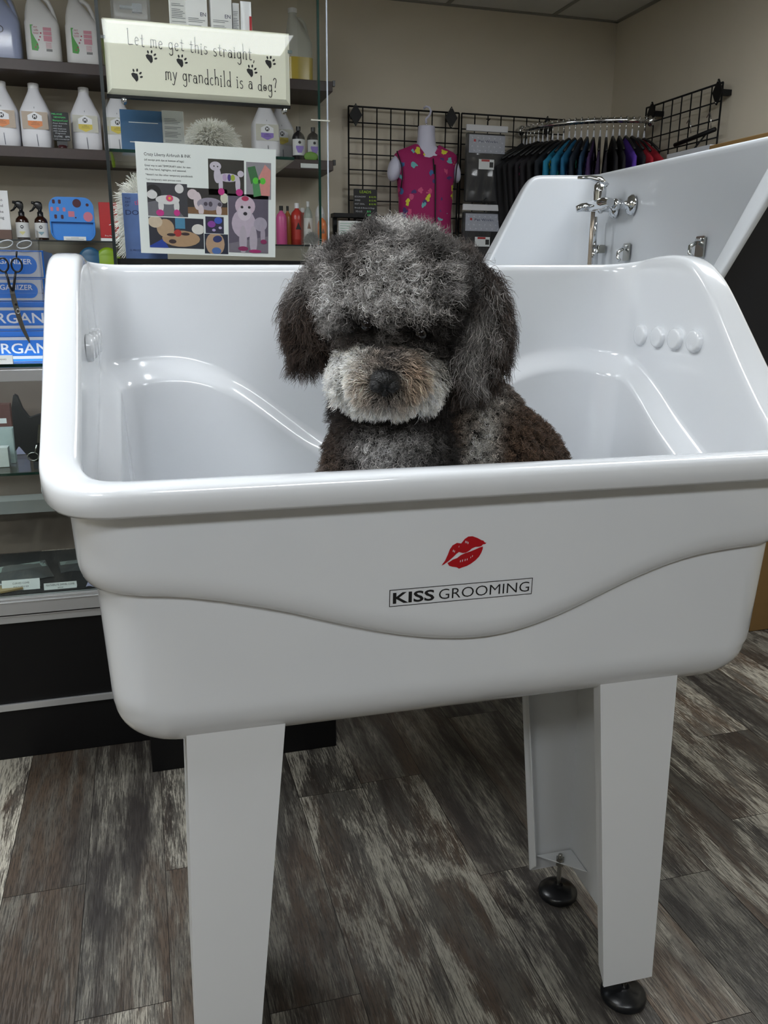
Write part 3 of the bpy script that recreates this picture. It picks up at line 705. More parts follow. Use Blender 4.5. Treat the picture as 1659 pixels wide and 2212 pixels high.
GL = {  # quirky tall hand lettering: width, strokes (x-height is 1)
 'L': (.75, [[(.1, 2.0), (.12, .1), (.2, 0), (.75, .08)], [(.0, 2.0), (.22, 2.0)]]),
 'e': (.6, [[(.08, .5), (.55, .62)]+arc(.32, .5, .24, .48, 15, 320, 14)]),
 't': (.5, [[(.25, 1.5), (.22, .15)]+arc(.38, .15, .15, .13, 180, 330, 5), [(.0, 1.02), (.5, 1.0)]]),
 'm': (.9, [[(.1, 1.0), (.1, .0)], [(.1, .7)]+arc(.28, .75, .17, .25, 170, 0, 6)+[(.45, .05)], [(.45, .7)]+arc(.62, .75, .17, .25, 170, 0, 6)+[(.80, .0)], [(0, 0), (.18, 0)], [(.72, 0), (.9, 0)]]),
 'g': (.6, [arc(.28, .55, .24, .42, 0, 360, 14), [(.52, 1.0), (.54, -.25)]+arc(.3, -.3, .24, .35, 10, -160, 7)]),
 'h': (.6, [[(.08, 1.95), (.1, 0)], [(.1, .65)]+arc(.32, .72, .2, .28, 165, 0, 6)+[(.53, 0)], [(.0, 1.95), (.16, 1.95)], [(.45, 0), (.62, 0)]]),
 'i': (.3, [[(.14, 1.0), (.15, 0)], arc(.15, 1.32, .05, .06, 0, 360, 6), [(.03, 1.0), (.16, 1.0)], [(.04, 0), (.27, 0)]]),
 's': (.5, [arc(.27, .76, .19, .22, 30, 270, 8)+arc(.25, .26, .2, .26, 90, -150, 9)]),
 'r': (.5, [[(.1, 1.0), (.12, 0)], [(.12, .65)]+arc(.32, .72, .2, .26, 165, 20, 6), [(.02, 1.0), (.14, 1.0)]]),
 'a': (.6, [arc(.27, .36, .22, .33, 0, 360, 12), arc(.3, .72, .22, .25, 150, 0, 6)+[(.53, .0), (.62, .03)]]),
 'y': (.6, [[(.05, 1.0), (.3, .1)], [(.58, 1.0), (.3, .05), (.16, -.5)]+arc(.04, -.42, .13, .18, -40, -170, 4)]),
 'n': (.65, [[(.08, 1.0), (.1, 0)], [(.1, .68)]+arc(.34, .74, .22, .26, 165, 0, 6)+[(.56, 0)], [(.0, 1.0), (.12, 1.0)]]),
 'd': (.6, [arc(.28, .42, .23, .40, 0, 360, 14), [(.52, 1.9), (.53, 0)], [(.44, 1.9), (.58, 1.9)], [(.5, 0), (.64, 0)]]),
 'c': (.5, [arc(.3, .48, .24, .46, 50, 310, 12)]),
 'l': (.3, [[(.14, 1.95), (.15, 0)], [(.04, 1.95), (.2, 1.95)], [(.04, 0), (.27, 0)]]),
 'o': (.55, [arc(.27, .38, .23, .36, 0, 360, 14), arc(.27, .38, .08, .12, 0, 360, 8)]),
 '?': (.5, [arc(.25, 1.45, .22, .35, 170, -60, 10)+[(.27, .55)], arc(.27, .12, .05, .07, 0, 360, 6)]),
 ',': (.25, [[(.14, .12), (.14, -.02), (.06, -.22)]]), ' ': (.42, [])}
def quirky(mb, s, x0, z0, x1, z1, k, m, y):
    tot = sum(GL[c][0]+.20 for c in s); L_ = x1-x0; sx = L_/tot/k; cur = 0
    for i_, c in enumerate(s):
        w_, st = GL[c]; bx = x0+cur*k*sx; bz = z0+(z1-z0)*cur/tot+.0011*math.sin(i_*2.3)
        for q in st: mb.tube([(bx+p[0]*k*sx, y, bz+p[1]*k) for p in q], .00085, m, 5)
        cur += w_+.20
b = MB()
quirky(b, 'Let me get this straight,', -.162, .026, .132, .012, .0165, M_INK, -.0085)
quirky(b, 'my grandchild is a dog?', -.082, -.042, .183, -.054, .0170, M_INK, -.0085)
b.build('lettering', sg)
for cx_, cz_ in ((-.112, .002), (-.043, -.002), (.165, .010), (.120, -.012), (-.147, -.039)):
    b = MB(); pad = [(-.0085, -.001), (-.010, .004), (-.006, .0062), (-.002, .0050), (.002, .0045), (.0035, -.001), (.0030, -.007), (-.0005, -.0105), (-.004, -.006)]
    b.flat([(cx_+p*1.15, cz_+q*1.15) for p, q in pad], -.0086, M_INK)
    for ex_, ez_, ra_ in ((-.0052, .0105, .2), (.0022, .0115, -.2), (.0085, .0062, -.9), (.0100, -.001, -1.3)): b.flat(ell(cx_+ex_*1.1, cz_+ez_*1.1, .0021, .0036, 10, ra_), -.0086, M_INK)
    b.build('paw_print', sg)
bar = MB().box(-.037, .392, SGY-.008, SGY+.006, 1.768, 1.7745, M_BLACK).build('ledge_bar', tw)
for x in (.001, .377):
    b = MB(); b.lathe([(.0065, .012), (.0065, .0), (.0055, -.002), (.0055, -.008), (.0048, -.011), (0, -.012)], (x, SGY-.006, 1.762), M_CHROME, 20, 'y'); b.build('standoff_cap', tw)
# the printed sheet with photographs
pg = thing('printed_sheet', 'white printed sheet of poodle photos taped inside the showcase glass', 'poster', (.0, TF+.007, 0))
q = [(.016, 1.4235), (.344, 1.4175), (.3525, 1.672), (.0185, 1.675)]
def QP(u, v):  # u right, v down, in sheet fractions
    b0 = np.array(q[3])*(1-u)+np.array(q[2])*u; b1 = np.array(q[0])*(1-u)+np.array(q[1])*u; r_ = b0*(1-v)+b1*v; return (r_[0], r_[1])
b = MB(); b.add([(p[0], 0, p[1]) for p in q]+[(p[0], .0006, p[1]) for p in q], [(0, 1, 2, 3), (7, 6, 5, 4), (0, 4, 5, 1), (1, 5, 6, 2), (2, 6, 7, 3), (3, 7, 4, 0)], M_PAPER); b.build('paper', pg)
MP = {}
def pm(c):
    if c not in MP: MP[c] = mat('print_'+c[1:], c, .45, vary=.12, vscale=120)
    return MP[c]
def photo(nm, u0, v0, u1, v1, bg, shapes):
    b = MB(); b.flat([QP(u0, v1), QP(u1, v1), QP(u1, v0), QP(u0, v0)], -.0004, pm(bg)); k = 0
    for kind, c, *a in shapes:
        k += 1; y = -.0005-.00008*k
        if kind == 'e': cx_, cy_, rx, ry = a[:4]; ro = a[4] if len(a) > 4 else 0; P_ = ell(cx_, cy_, rx, ry, 18, ro)
        else: P_ = a[0]
        P_ = [(min(1, max(0, p[0])), min(1, max(0, p[1]))) for p in P_]
        b.flat([QP(u0+(u1-u0)*p[0], v0+(v1-v0)*p[1]) for p in P_][::-1], y, pm(c))
    b.build(nm, pg)
WD = '#c9c0cf'; PK = '#c42f86'
photo('photo', .505, .115, .765, .44, '#332f2a', [('e', WD, .2, .2, .16, .13), ('e', WD, .25, .45, .1, .22), ('e', WD, .55, .5, .30, .12), ('e', WD, .34, .72, .06, .25), ('e', WD, .82, .68, .07, .24), ('e', WD, .9, .38, .09, .09), ('e', '#b99fc4', .45, .5, .06, .1), ('e', '#4d3a86', .58, .5, .05, .1), ('e', '#9fae3a', .68, .5, .06, .09), ('e', PK, .35, .9, .09, .1), ('e', PK, .86, .9, .10, .1), ('e', '#2a2527', .16, .2, .02, .02), ('e', '#2a2527', .26, .21, .02, .02)])
photo('photo', .78, .125, .965, .46, '#8f8a92', [('p', '#3b6b42', [(.05, .15), (.35, .1), (.5, .45), (.2, .6)]), ('p', '#d08a86', [(.5, .4), (.75, .05), (.98, .2), (.95, .9), (.6, .9)]), ('p', '#4f8a5a', [(.25, .55), (.5, .5), (.6, .9), (.3, .95)]), ('e', '#58c33c', .38, .5, .12, .09), ('e', '#58c33c', .66, .5, .12, .09), ('e', '#2d5a2a', .52, .52, .05, .06)])
photo('photo', .065, .355, .35, .655, '#3a3940', [('p', '#6d6b73', [(0, .6), (.5, .45), (.9, 1), (0, 1)]), ('e', '#17171a', .15, .3, .2, .24), ('e', '#8a8a90', .12, .32, .08, .12), ('e', '#d9d6d8', .12, .36, .13, .13), ('e', '#d9d6d8', .5, .5, .3, .14), ('e', '#d9d6d8', .8, .15, .11, .14), ('e', '#d9d6d8', .33, .68, .07, .2), ('e', '#d9d6d8', .72, .68, .07, .2), ('e', '#d64a76', .55, .45, .09, .1), ('e', '#e8a33a', .55, .45, .035, .04), ('e', PK, .3, .9, .1, .1), ('e', PK, .72, .88, .08, .1)])
photo('photo', .35, .385, .64, .62, '#2f2a2a', [('p', '#7b5a3c', [(0, .75), (1, .7), (1, 1), (0, 1)]), ('e', '#d6c6cc', .13, .25, .13, .2), ('e', '#d6c6cc', .25, .5, .1, .35), ('e', '#9890a0', .55, .6, .32, .25), ('e', '#d6c6cc', .33, .85, .07, .22), ('e', '#d6c6cc', .78, .85, .07, .22), ('e', '#d3cfc0', .92, .35, .1, .2), ('e', '#4a4250', .45, .6, .05, .08), ('e', '#4a4250', .57, .6, .05, .1), ('e', '#4a4250', .8, .6, .05, .08)])
photo('photo', .645, .42, .945, .965, '#5d5566', [('p', '#77707c', [(0, 1), (0, .85), (1, .7), (1, 1)]), ('e', '#c9b3c4', .42, .2, .25, .17), ('e', '#bfb0c2', .38, .5, .3, .25), ('e', '#cfc3d0', .4, .32, .17, .13), ('e', '#a89fb0', .8, .5, .17, .12), ('e', '#b5aab8', .36, .78, .1, .25), ('e', '#b5aab8', .62, .78, .1, .25), ('e', '#a79bab', .86, .68, .06, .15), ('e', '#b03058', .42, .075, .09, .04), ('e', '#231f26', .34, .22, .035, .022), ('e', '#231f26', .52, .22, .035, .022), ('e', '#231f26', .42, .33, .05, .03), ('e', '#8b2a5c', .36, .93, .13, .04), ('e', '#a3246a', .66, .97, .16, .03), ('e', '#8b2a5c', .88, .8, .08, .04)])
photo('photo', .065, .665, .46, .945, '#2b2c38', [('p', '#1f3f9c', [(0, .95), (.25, .7), (.35, 1), (0, 1)]), ('p', '#4a86a8', [(.48, 0), (.66, 0), (.66, .35), (.48, .35)]), ('e', '#b08f6f', .58, .68, .35, .27), ('e', '#b79a7c', .3, .35, .16, .3), ('e', '#cdbba5', .12, .15, .13, .2), ('e', '#dcd8d4', .9, .35, .12, .17), ('e', '#b23232', .52, .5, .07, .12), ('e', '#3a2a2c', .4, .56, .08, .05), ('e', '#3a2a2c', .66, .52, .08, .05), ('e', '#3a2a2c', .42, .78, .07, .07)])
photo('photo', .475, .64, .61, .795, '#2a2942', [('e', '#8a3f9c', .33, .45, .22, .2), ('e', '#3a57b8', .7, .22, .22, .2), ('e', '#b8a8d8', .45, .8, .1, .08), ('e', '#c4b7e0', .8, .65, .09, .08)])
photo('photo', .465, .80, .64, .985, '#1c2338', [('e', '#b5967c', .45, .5, .4, .6), ('e', '#27346b', .55, .25, .2, .17, -.4), ('e', '#4c6fae', .5, .85, .2, .18)])
b = MB()
def line(s_, u, v, h_, wu):
    x_, z_ = QP(u, v); txt(b, s_, x_, z_, h_, mat('print_text', '#3a3d42', .5), y=-.0005, align='l', width=wu*.333, rot=-.012)
line('Crazy Liberty Airbrush & INK', .058, .118, .0068, .325); line('(all except pink dye at bottom of legs)', .058, .162, .0042, .275)
line('Great way to add TEMPORARY color, for sten-', .058, .212, .0042, .325); line('cils, free hand, highlights, and seasonal.', .058, .246, .0042, .29)
line("*doesn't run like other temporary pens/brands", .062, .292, .0042, .33); line('*can temporary stain porous coats', .062, .335, .0042, .245)
b.build('lettering', pg)
# things inside the showcase
bk = thing('book', 'blue book about dogs at the left of the showcase', 'book', (-.020, TF+.05, 1.3985))
MB().box(0, .10, 0, .018, 0, .165, mat('book_blue', '#5b74a8', .35, vary=.25, vscale=35)).box(.001, .099, .002, .016, .0005, .1655, M_PAPER).build('cover', bk, bevel=.001)
b = MB(); txt(b, 'THE', .006, .150, .005, mat('navy_ink', '#1d2550', .5), y=-.0008, align='l', width=.014); txt(b, 'ART', .006, .142, .005, MATS['navy_ink'], y=-.0008, align='l', width=.014); txt(b, 'OF', .006, .134, .005, MATS['navy_ink'], y=-.0008, align='l', width=.010)
txt(b, 'the', .028, .138, .012, mat('pink_ink', '#c8557f', .5), y=-.0008, align='l'); txt(b, 'DOG', .006, .115, .011, MATS['navy_ink'], y=-.0008, align='l', width=.046); txt(b, 'SS PRODUCTIONS', .010, .03, .0045, MATS['navy_ink'], y=-.0008, align='l'); b.build('lettering', bk)
def fluff(name, label, loc, r, n, ln, col, seed, ell_=(1, 1, 1), rad=.0006):
    t = thing(name, label, 'model dog', loc); g = np.random.default_rng(seed)
    MB().ellipsoid((0, 0, 0), tuple(r*.8*e for e in ell_), mat('fluff_core_'+str(seed), col, .9), None).build('body', t)
    d = g.normal(size=(n, 3)); d /= np.linalg.norm(d, axis=1, keepdims=True); p = d*r*.78*np.array(ell_)
    k = 5; tt = np.linspace(0, 1, k)[None, :, None]; f = d+g.normal(size=(n, 3))*.35; f /= np.linalg.norm(f, axis=1, keepdims=True)
    S_ = p[:, None]+f[:, None]*tt*ln*g.uniform(.5, 1.1, (n, 1, 1))+g.normal(size=(n, 1, 3))*.003*tt**2; S_[:, :, 2] -= ln*.25*tt[:, :, 0]**2
    h = bpy.data.hair_curves.new('fur'); h.add_curves([k]*n); h.attributes['position'].data.foreach_set('vector', S_.reshape(-1).astype(np.float32))
    a_ = h.attributes.get('radius') or h.attributes.new('radius', 'FLOAT', 'POINT'); a_.data.foreach_set('value', np.full(n*k, rad, np.float32))
    h.materials.append(mat('fluff_'+str(seed), col, .7)); o_ = bpy.data.objects.new('fur', h); COL.objects.link(o_); o_.parent = t; return t
fluff('model_dog_head', 'white fluffy model dog head on the glass shelf above the printed sheet', (.215, TF+.19, 1.700), .055, 5000, .03, '#e8e6e0', 3, (1.15, .9, 1.0))
fluff('model_dog_head', 'white long-haired model dog fur behind the blue book', (.022, TF+.13, 1.505), .050, 2200, .045, '#e6e4de', 4, (.75, .7, 2.15), .0008)
BP = mat('blue_panel', '#3d6690', .4, vary=.2, vscale=25)
o = MB().box(0, .120, 0, .02, 0, .104, BP).box(.02, .10, -.0006, 0, .03, .032, M_PAPER).box(.02, .09, -.0006, 0, .075, .0765, M_PAPER).build('carton', loc=(-.012, TF+.12, 1.6585)); tag(o, 'blue carton on the middle glass shelf of the showcase, left', 'carton', 'cartons in the showcase')
def leaflet(x, y, z, w_, h_, l, col='#dcdcd8', th=.02, head=None, rz=0):
    t = thing('product_box', l, 'box', (x, y, z), rz, 'printed cartons in the showcase')
    MB().box(0, w_, 0, th, 0, h_, mat('carton_'+col[1:], col, .5, vary=.05, vscale=30)).build('carton', t, bevel=.0008)
    b = MB(); r_ = random.Random(int(x*1000)+9); zz = h_-.018
    if head: zz = .062; txt(b, head, w_*.93, .067, .0080, mat('navy_ink', '#1d2550', .5), y=-.0006, align='r')
    while zz > .006:
        b.rect(w_*.1, w_*(.55+.35*r_.random()), zz-.0012, zz, -.0006, mat('grey_ink', '#7e8288', .5)); zz -= .0036 if r_.random() > .2 else .008
    b.build('print', t); return t
leaflet(.088, TF+.115, 1.6585, .052, .106, 'white printed carton beside the blue carton in the showcase', '#c9cbc9')
leaflet(.118, TF+.07, 1.8985, .045, .110, 'white carton of pet hair comb at the back of the top glass shelf', '#d8d8d6')
leaflet(.155, TF+.06, 1.8985, .050, .115, 'white carton marked EN on the top glass shelf, left of its twin', '#e6e6e6', .03, 'EN')
leaflet(.213, TF+.06, 1.8985, .050, .112, 'white carton marked EN on the top glass shelf, right of its twin', '#e6e6e6', .03, 'EN')
leaflet(.266, TF+.07, 1.8985, .016, .105, 'narrow white carton at the right end of the top glass shelf', '#d9dadb')
tp = thing('squeeze_tube', 'white squeeze tube with a red stripe on the top glass shelf', 'tube', (.298, TF+.07, 1.8985))
MB().loft([(0, 0, 0, .014, .014, 2), (.02, 0, 0, .015, .014, 2), (.085, 0, 0, .013, .006, 2), (.11, 0, 0, .013, .0015, 2)], M_WHITE, 20).build('tube_body', tp)
MB().box(.006, .0115, -.0150, -.013, .03, .075, RED).build('stripe', tp)
t = thing('clear_case', 'clear plastic case holding a grey tool on the top glass shelf', 'case', (-.015, TF+.06, 1.8985))
MB().box(0, .088, 0, .03, .045, .110, M_PLASTIC).build('case_shell', t, bevel=.006); MB().box(.02, .048, .008, .02, .072, .078, mat('grey_tool', '#777a7c', .4)).box(.048, .07, .008, .02, .066, .084, mat('grey_tool', '#777a7c', .4)).build('tool', t)
MB().box(0, .088, 0, .03, 0, .0445, mat('blush_card', '#cfc3c4', .5)).build('card_base', t)
o = MB().lathe([(.014, 0), (.014, .085), (.011, .10), (.011, .115)], (0, 0, 0), mat('teal_tube', '#356a86', .4), 20).build('teal_bottle', loc=(.135, TF+.14, 1.8985)); tag(o, 'teal tube behind the white cartons on the top glass shelf', 'bottle')
# ------------------------------------------------------------------ wall shelves and what stands on them
SY0, SY1, SX0, SX1 = 4.27, YF-.002, -1.7, .962
for i, (z, nm) in enumerate(((2.277, 'top'), (1.926, 'second'), (1.318, 'lowest'))):
    t = thing('wall_shelf', {'top': 'dark wood wall shelf, topmost, carrying the white gallon jugs', 'second': 'dark wood wall shelf carrying the jugs with hexagonal labels', 'lowest': 'lowest dark wood wall shelf, carrying the round lids'}[nm], 'shelf', (0, 0, z), 0, 'dark wall shelves')
    MB().box(SX0, SX1, SY0, SY1, -.045, 0, M_SHELF).build('board', t, bevel=.002)
    MB().box(SX1, SX1+.012, SY0-.002, SY0+.02, -.02, .004, M_BLKPL).build('end_cap', t)
t = thing('glass_wall_shelf', 'thin glass wall shelf carrying spray bottles and a blue tool tray', 'shelf', (0, 0, 1.533))
MB().box(SX0, .93, SY0+.005, SY1, -.007, 0, M_GLASS).box(SX0, .93, SY0, SY0+.0045, -.007, 0, mat('dark_glass_edge', '#161a1a', .3)).build('pane', t)
for x in (-1.2, 0.0, .9): MB().box(x, x+.02, 4.5, SY1, -.03, -.0075, M_BLKPL).build('bracket', t)
JW = mat('jug_white', '#dcdcdb', .4, vary=.02); JB = mat('jug_bluish', '#a9b4d4', .35, vary=.05); JF = mat('jug_front_white', '#dedee2', .4, vary=.02)
GRN = mat('label_green', '#3f9a33', .4); PKL = mat('label_pink', '#c98a98', .5, vary=.1, vscale=200); CRD = mat('label_crimson', '#a8324f', .5)
def jug_handle(name, label, x, z, body, labels=True, tint=None, s=1.0, y=4.40):
    t = thing(name, label, 'jug', (x, y, z), 0, 'gallon jugs on the top shelf')
    MB().loft([(0, 0, 0, .066*s, .058, 5), (.006, 0, 0, .072*s, .064, 5), (.03, 0, 0, .073*s, .065, 5), (.165, 0, 0, .0715*s, .064, 5), (.178, 0, 0, .069*s, .060, 4), (.205, -.008*s, 0, .060*s, .054, 3.2), (.24, -.018*s, 0, .043*s, .044, 2.6), (.268, -.026*s, 0, .026, .028, 2.2), (.285, -.028*s, 0, .0195, .0195, 2), (.30, -.028*s, 0, .019, .019, 2)], body, 40).build('jug_body', t)
    MB().lathe([(.0215, 0), (.0215, .018), (.019, .020)], (-.028*s, 0, .298), JW, 24).build('cap', t)
    MB().tube([(-.012*s, 0, .272), (.012*s, 0, .277), (.032*s, 0, .262), (.046*s, 0, .232), (.056*s, 0, .190), (.056*s, 0, .172)], [.009, .0095, .0095, .009, .0095, .010], body, 12).build('handle', t)
    if labels:
        b = MB(); yy = -.0655
        P_ = [(-.046, .052), (-.022, .050), (-.016, .062), (-.018, .080), (-.030, .100), (-.040, .120), (-.040, .145), (-.034, .152), (-.046, .152)]
        b.flat(P_, yy, GRN); b.tube([(p[0]+.0008, yy, p[1]) for p in P_[1:8]], .0011, M_WHITE, 5)
        txt(b, 'PET', -.024, .140, .006, CRD, y=yy, width=.016); txt(b, 'silk', -.022, .128, .008, CRD, y=yy, width=.020); b.rect(-.036, -.012, .121, .1225, yy, CRD); b.rect(-.034, -.014, .117, .1182, yy, CRD)
        for px, pz in ((-.004, .121), (-.008, .106), (-.014, .094), (-.022, .075), (-.030, .064)): b.flat(ell(px, pz, .0035, .003, 10), yy-.0002, CRD)
        for a, c in ((.132, .145), (.115, .129), (.090, .112)): b.rect(.006, .040, a, c, yy, PKL)
        for k in range(6): b.rect(.013, .036, .083-k*.004, .0845-k*.004, yy, PKL)
        for k in range(9): b.rect(.014+k*.0028, .0155+k*.0028, .050, .060, yy, M_INK)
        b.build('label', t)
    return t
jug_handle('gallon_jug', 'white gallon jug with green swoosh label, left of its twin on the top shelf', -.326, 2.2775, JW)
jug_handle('gallon_jug', 'white gallon jug with green swoosh label, beside the glass showcase edge', -.158, 2.2775, JW)
t = jug_handle('gallon_jug', 'bluish gallon jug wrapped in clear plastic at the left end of the top shelf', -.490, 2.2775, JB, False)
b = MB(); b.lathe([(.011, 0), (.014, 0), (.014, .001), (.011, .001)], (-.005, -.066, .125), M_INK, 24, 'y', cap=False)
for k in range(5): b.rect(-.045+k*.004, .035-k*.005, .100-k*.007, .1012-k*.007, -.0658, mat('navy_ink', '#1d2550', .5))
b.build('label', t)
MB().loft([(0, 0, 0, .074, .067, 6), (.06, 0, 0, .076, .069, 5), (.12, .001, 0, .0745, .068, 5), (.18, 0, 0, .075, .067, 4), (.25, 0, 0, .055, .05, 3)], M_PLASTIC, 40).build('plastic_wrap', t)
YL = mat('yellow_oil', '#b9a23c', .2, vary=.1); t = jug_handle('gallon_jug', 'clear jug half full of yellow liquid, seen through the showcase', .815, 2.2775, mat('clear_jug', '#b9bab0', .3, vary=.05), False, s=.85, y=4.36)
MB().loft([(.005, 0, 0, .0625, .066, 5), (.10, 0, 0, .0632, .067, 5)], YL, 40).build('liquid', t)
def jug_hex(label, x, y, lab, sh, s=1.0, z=1.9265):
    t = thing('litre_jug', label, 'jug', (x, y, z), 0, 'jugs with hexagonal labels on the second shelf')
    MB().loft([(0, 0, 0, .060, .058, 4), (.008, 0, 0, .065, .063, 4), (.04, 0, 0, .066, .064, 4.5), (.155, 0, 0, .065, .063, 4), (.166, 0, 0, .063, .060, 3.6), (.205, 0, 0, .045, .044, 2.8), (.245, 0, 0, .0255, .0255, 2.2), (.262, 0, 0, .021, .021, 2)], JF, 40).build('jug_body', t)
    MB().lathe([(.0235, 0), (.0235, .020), (.0215, .022)], (0, 0, .258), JW, 24).build('cap', t)
    b = MB(); yy = -.0648
    b.rect(-.054, .055, .082, .154, yy, lab)
    H_ = [(-.029, .092), (.0, .080), (.029, .092), (.029, .140), (.0, .156), (-.029, .140)]
    b.flat([(-.030, .116), (.030, .116), (.030, .138), (.0, .153), (-.030, .138)], yy-.0003, M_WHITE)
    b.flat([(-.030, .116), (-.030, .097), (.0, .084), (.030, .097), (.030, .116)][::-1] if False else [(-.030, .097), (.0, .084), (.030, .097), (.030, .116), (-.030, .116)], yy-.0003, sh)
    b.flat(ell(0, .133, .0105, .0105, 20), yy-.0006, M_INK)
    b.flat([(-.006, .127), (-.003, .127), (-.003, .134), (0, .131), (.003, .134), (.003, .127), (.006, .127), (.006, .140), (.003, .140), (0, .1355), (-.003, .140), (-.006, .140)], yy-.0009, M_WHITE)
    txt(b, 'RELAX', 0, .110, .003, M_INK, y=yy-.0006); txt(b, 'SHAMPOO', 0, .105, .0032, M_INK, y=yy-.0006, width=.030); b.rect(-.018, .018, .100, .101, yy-.0006, M_INK)
    b.build('label', t)
    b = MB(); b.tube([(.001, -.058, .085-.004), (.003, -.0655, .05), (.005, -.0645, .012)], .0013, mat('seam_grey', '#575c6a', .5), 6); b.tube([(0, -.030, .225), (0, -.0585, .168)], .0014, mat('seam_grey', '#575c6a', .5), 6); b.build('seam', t)
    return t
TAN = mat('label_tan', '#b5a594', .5, vary=.06); ORG = mat('label_orange', '#e08a52', .5); YEL = mat('label_yellow', '#d9c552', .5); CRL = mat('label_cream', '#c6c5b8', .5); PUR = mat('label_purple', '#8e77c4', .5)
jug_hex('white jug with orange hexagon label at the left end of the second shelf', -.525, 4.40, TAN, ORG)
jug_hex('white jug with orange hexagon label, left of the chalk sign', -.388, 4.40, TAN, ORG)
jug_hex('white jug with yellow hexagon label, right of the chalk sign', -.176, 4.42, CRL, YEL)
jug_hex('white jug with yellow label half hidden by the showcase strip', -.035, 4.43, CRL, YEL)
jug_hex('white jug with yellow label seen through the showcase glass, right', .740, 4.49, CRL, YEL)
jug_hex('white jug with purple label seen through the showcase, nearest the printed sheet', .650, 4.38, CRL, PUR)
# chalk sign on the second shelf
def chalk(name, label, x, y, z, w_, h_, rows, stand=True):
    t = thing(name, label, 'sign', (x, y, z)); CH = mat('chalkboard', '#0d0e10', .55)
    MB().rbox(-w_/2, w_/2, 0, .004, 0, h_, .004, CH).build('board', t)
    b = MB()
    for s_, xx, zz, hh, ww, c, al in rows: txt(b, s_, xx, zz, hh, mat('chalk_'+c[1:], c, .6), y=-.0008, width=ww, align=al)
    b.build('lettering', t)
    if stand: MB().box(-.022, .022, .0045, .02, -.022, .03, M_BLKPL).lathe([(.02, 0), (.018, .012), (0, .016)], (0, .01, -.031), mat('stand_red', '#3a1418', .4), 20).build('stand', t)
    return t
G_ = '#55e07c'; W__ = '#c9ccd2'; w_ = .072; l_ = -.034
chalk('chalk_sign', 'small black chalk sign on the second shelf in front of the jugs', -.279, 4.30, 1.9605, .073, .118,
      [('MELANIE', -.034, .106, .0065, .044, G_, 'l'), ('NEWMAN', -.026, .093, .0065, .048, G_, 'l'), ('Shampoo/Cond', -.032, .080, .0065, .062, G_, 'l'), ('-From Australia', l_, .069, .005, .062, W__, 'l'), ('-NO SLS', l_, .058, .005, .038, W__, 'l'),
       ('-NO Sulphates', l_, .047, .005, .056, W__, 'l'), ('-NO Artificial', l_, .037, .005, .056, W__, 'l'), ('Fragrance', -.024, .028, .005, .042, W__, 'l'), ('5 LITRE', -.030, .014, .0065, .034, W__, 'l'), ('$95', .034, .014, .0065, .018, W__, 'r'), ('1 LITRE AVAILABLE $40', l_, .004, .0035, .066, W__, 'l')])
# spray bottles on the glass shelf
AMB = mat('amber_glass', '#2a140c', .12, coat=.6, vary=.1)
def spray(label, x, col):
    t = thing('spray_bottle', label, 'spray bottle', (x, 4.42, 1.5335), 0, 'amber spray bottles on the glass shelf')
    MB().lathe([(.026, 0), (.029, .004), (.0295, .085), (.027, .096), (.018, .106), (.012, .110), (.012, .116)], (0, 0, 0), AMB, 32).build('bottle', t)
    b = MB(); n = 20; vs = []; fs = []
    for i in range(n+1):
        a = R(-90-80+160*i/n)
        for z in (.014, .080): vs.append((.0300*math.cos(a), .0300*math.sin(a), z))
    fs = [(2*i, 2*i+2, 2*i+3, 2*i+1) for i in range(n)]; b.add(vs, fs, mat('label_white', '#d5d6d6', .5), True)
    b.flat(ell(0, .060, .0075, .0075, 18), -.0306, M_INK); b.flat([(-.004, .0565), (-.002, .0565), (-.002, .061), (0, .059), (.002, .061), (.002, .0565), (.004, .0565), (.004, .0635), (.002, .0635), (0, .062), (-.002, .0635), (-.004, .0635)], -.0309, M_WHITE)
    b.flat([(-.012, .036), (0, .024), (.012, .036), (.012, .040), (-.012, .040)], -.0306, mat('spray_'+col[1:], col, .5)); b.build('label', t)
    b = MB(); b.lathe([(.0135, .108), (.0135, .128), (.009, .130), (.008, .145)], (0, 0, 0), M_BLKPL, 24)
    b.loft([(.140, 0, 0, .010, .009, 3), (.150, -.004, 0, .016, .010, 3), (.162, -.008, 0, .020, .010, 3), (.172, -.008, 0, .016, .009, 2.5), (.176, -.008, 0, .006, .004, 2)], M_BLKPL, 20)
    b.tube([(-.020, 0, .168), (-.034, 0, .170)], .0065, M_BLKPL, 10); b.build('trigger_head', t)
    MB().tube([(-.018, 0, .160), (-.024, 0, .148), (-.034, 0, .136), (-.046, 0, .130)], [.006, .0055, .0045, .003], M_BLKPL, 8).build('trigger', t)
    return t
spray('black-topped amber spray bottle, the left one on the glass shelf', -.494, '#cfc98a'); spray('black-topped amber spray bottle, right one, next to the blue tool tray', -.412, '#7f9ca8')
# blue tool tray standing on edge
TB2 = mat('tray_blue', '#3787dc', .4, vary=.02); TBD = mat('hole_plum', '#4a1c2c', .6); TBP = mat('hole_pink', '#c9788c', .6)
tr = thing('tool_tray', 'sky blue plastic tool tray with round and square holes, standing on the glass shelf', 'tool tray', (-.271, 4.40, 1.5335))
w2, hh = .099, .198
def shell_tray():
    b = MB(); out = rrect(-w2, w2, 0, hh, .045, 8); inn = rrect(-w2+.008, w2-.008, .008, .086, .03, 6)
    b.prism(rrect(-w2, w2, 0, hh, .045, 8), .012, .030, TB2)
    # upper deck plate
    up = [p for p in rrect(-w2, w2, 0, hh, .045, 8) if p[1] > .086]; up = sorted(up, key=lambda p: math.atan2(p[1]-.09, p[0]))
    b.prism([(-w2, .087)]+[(p[0], p[1]) for p in sorted([q for q in up], key=lambda p: -math.atan2(p[1]-.0871, p[0]))]+[(w2, .087)], -.002, .012, TB2)
    return b
b = shell_tray()
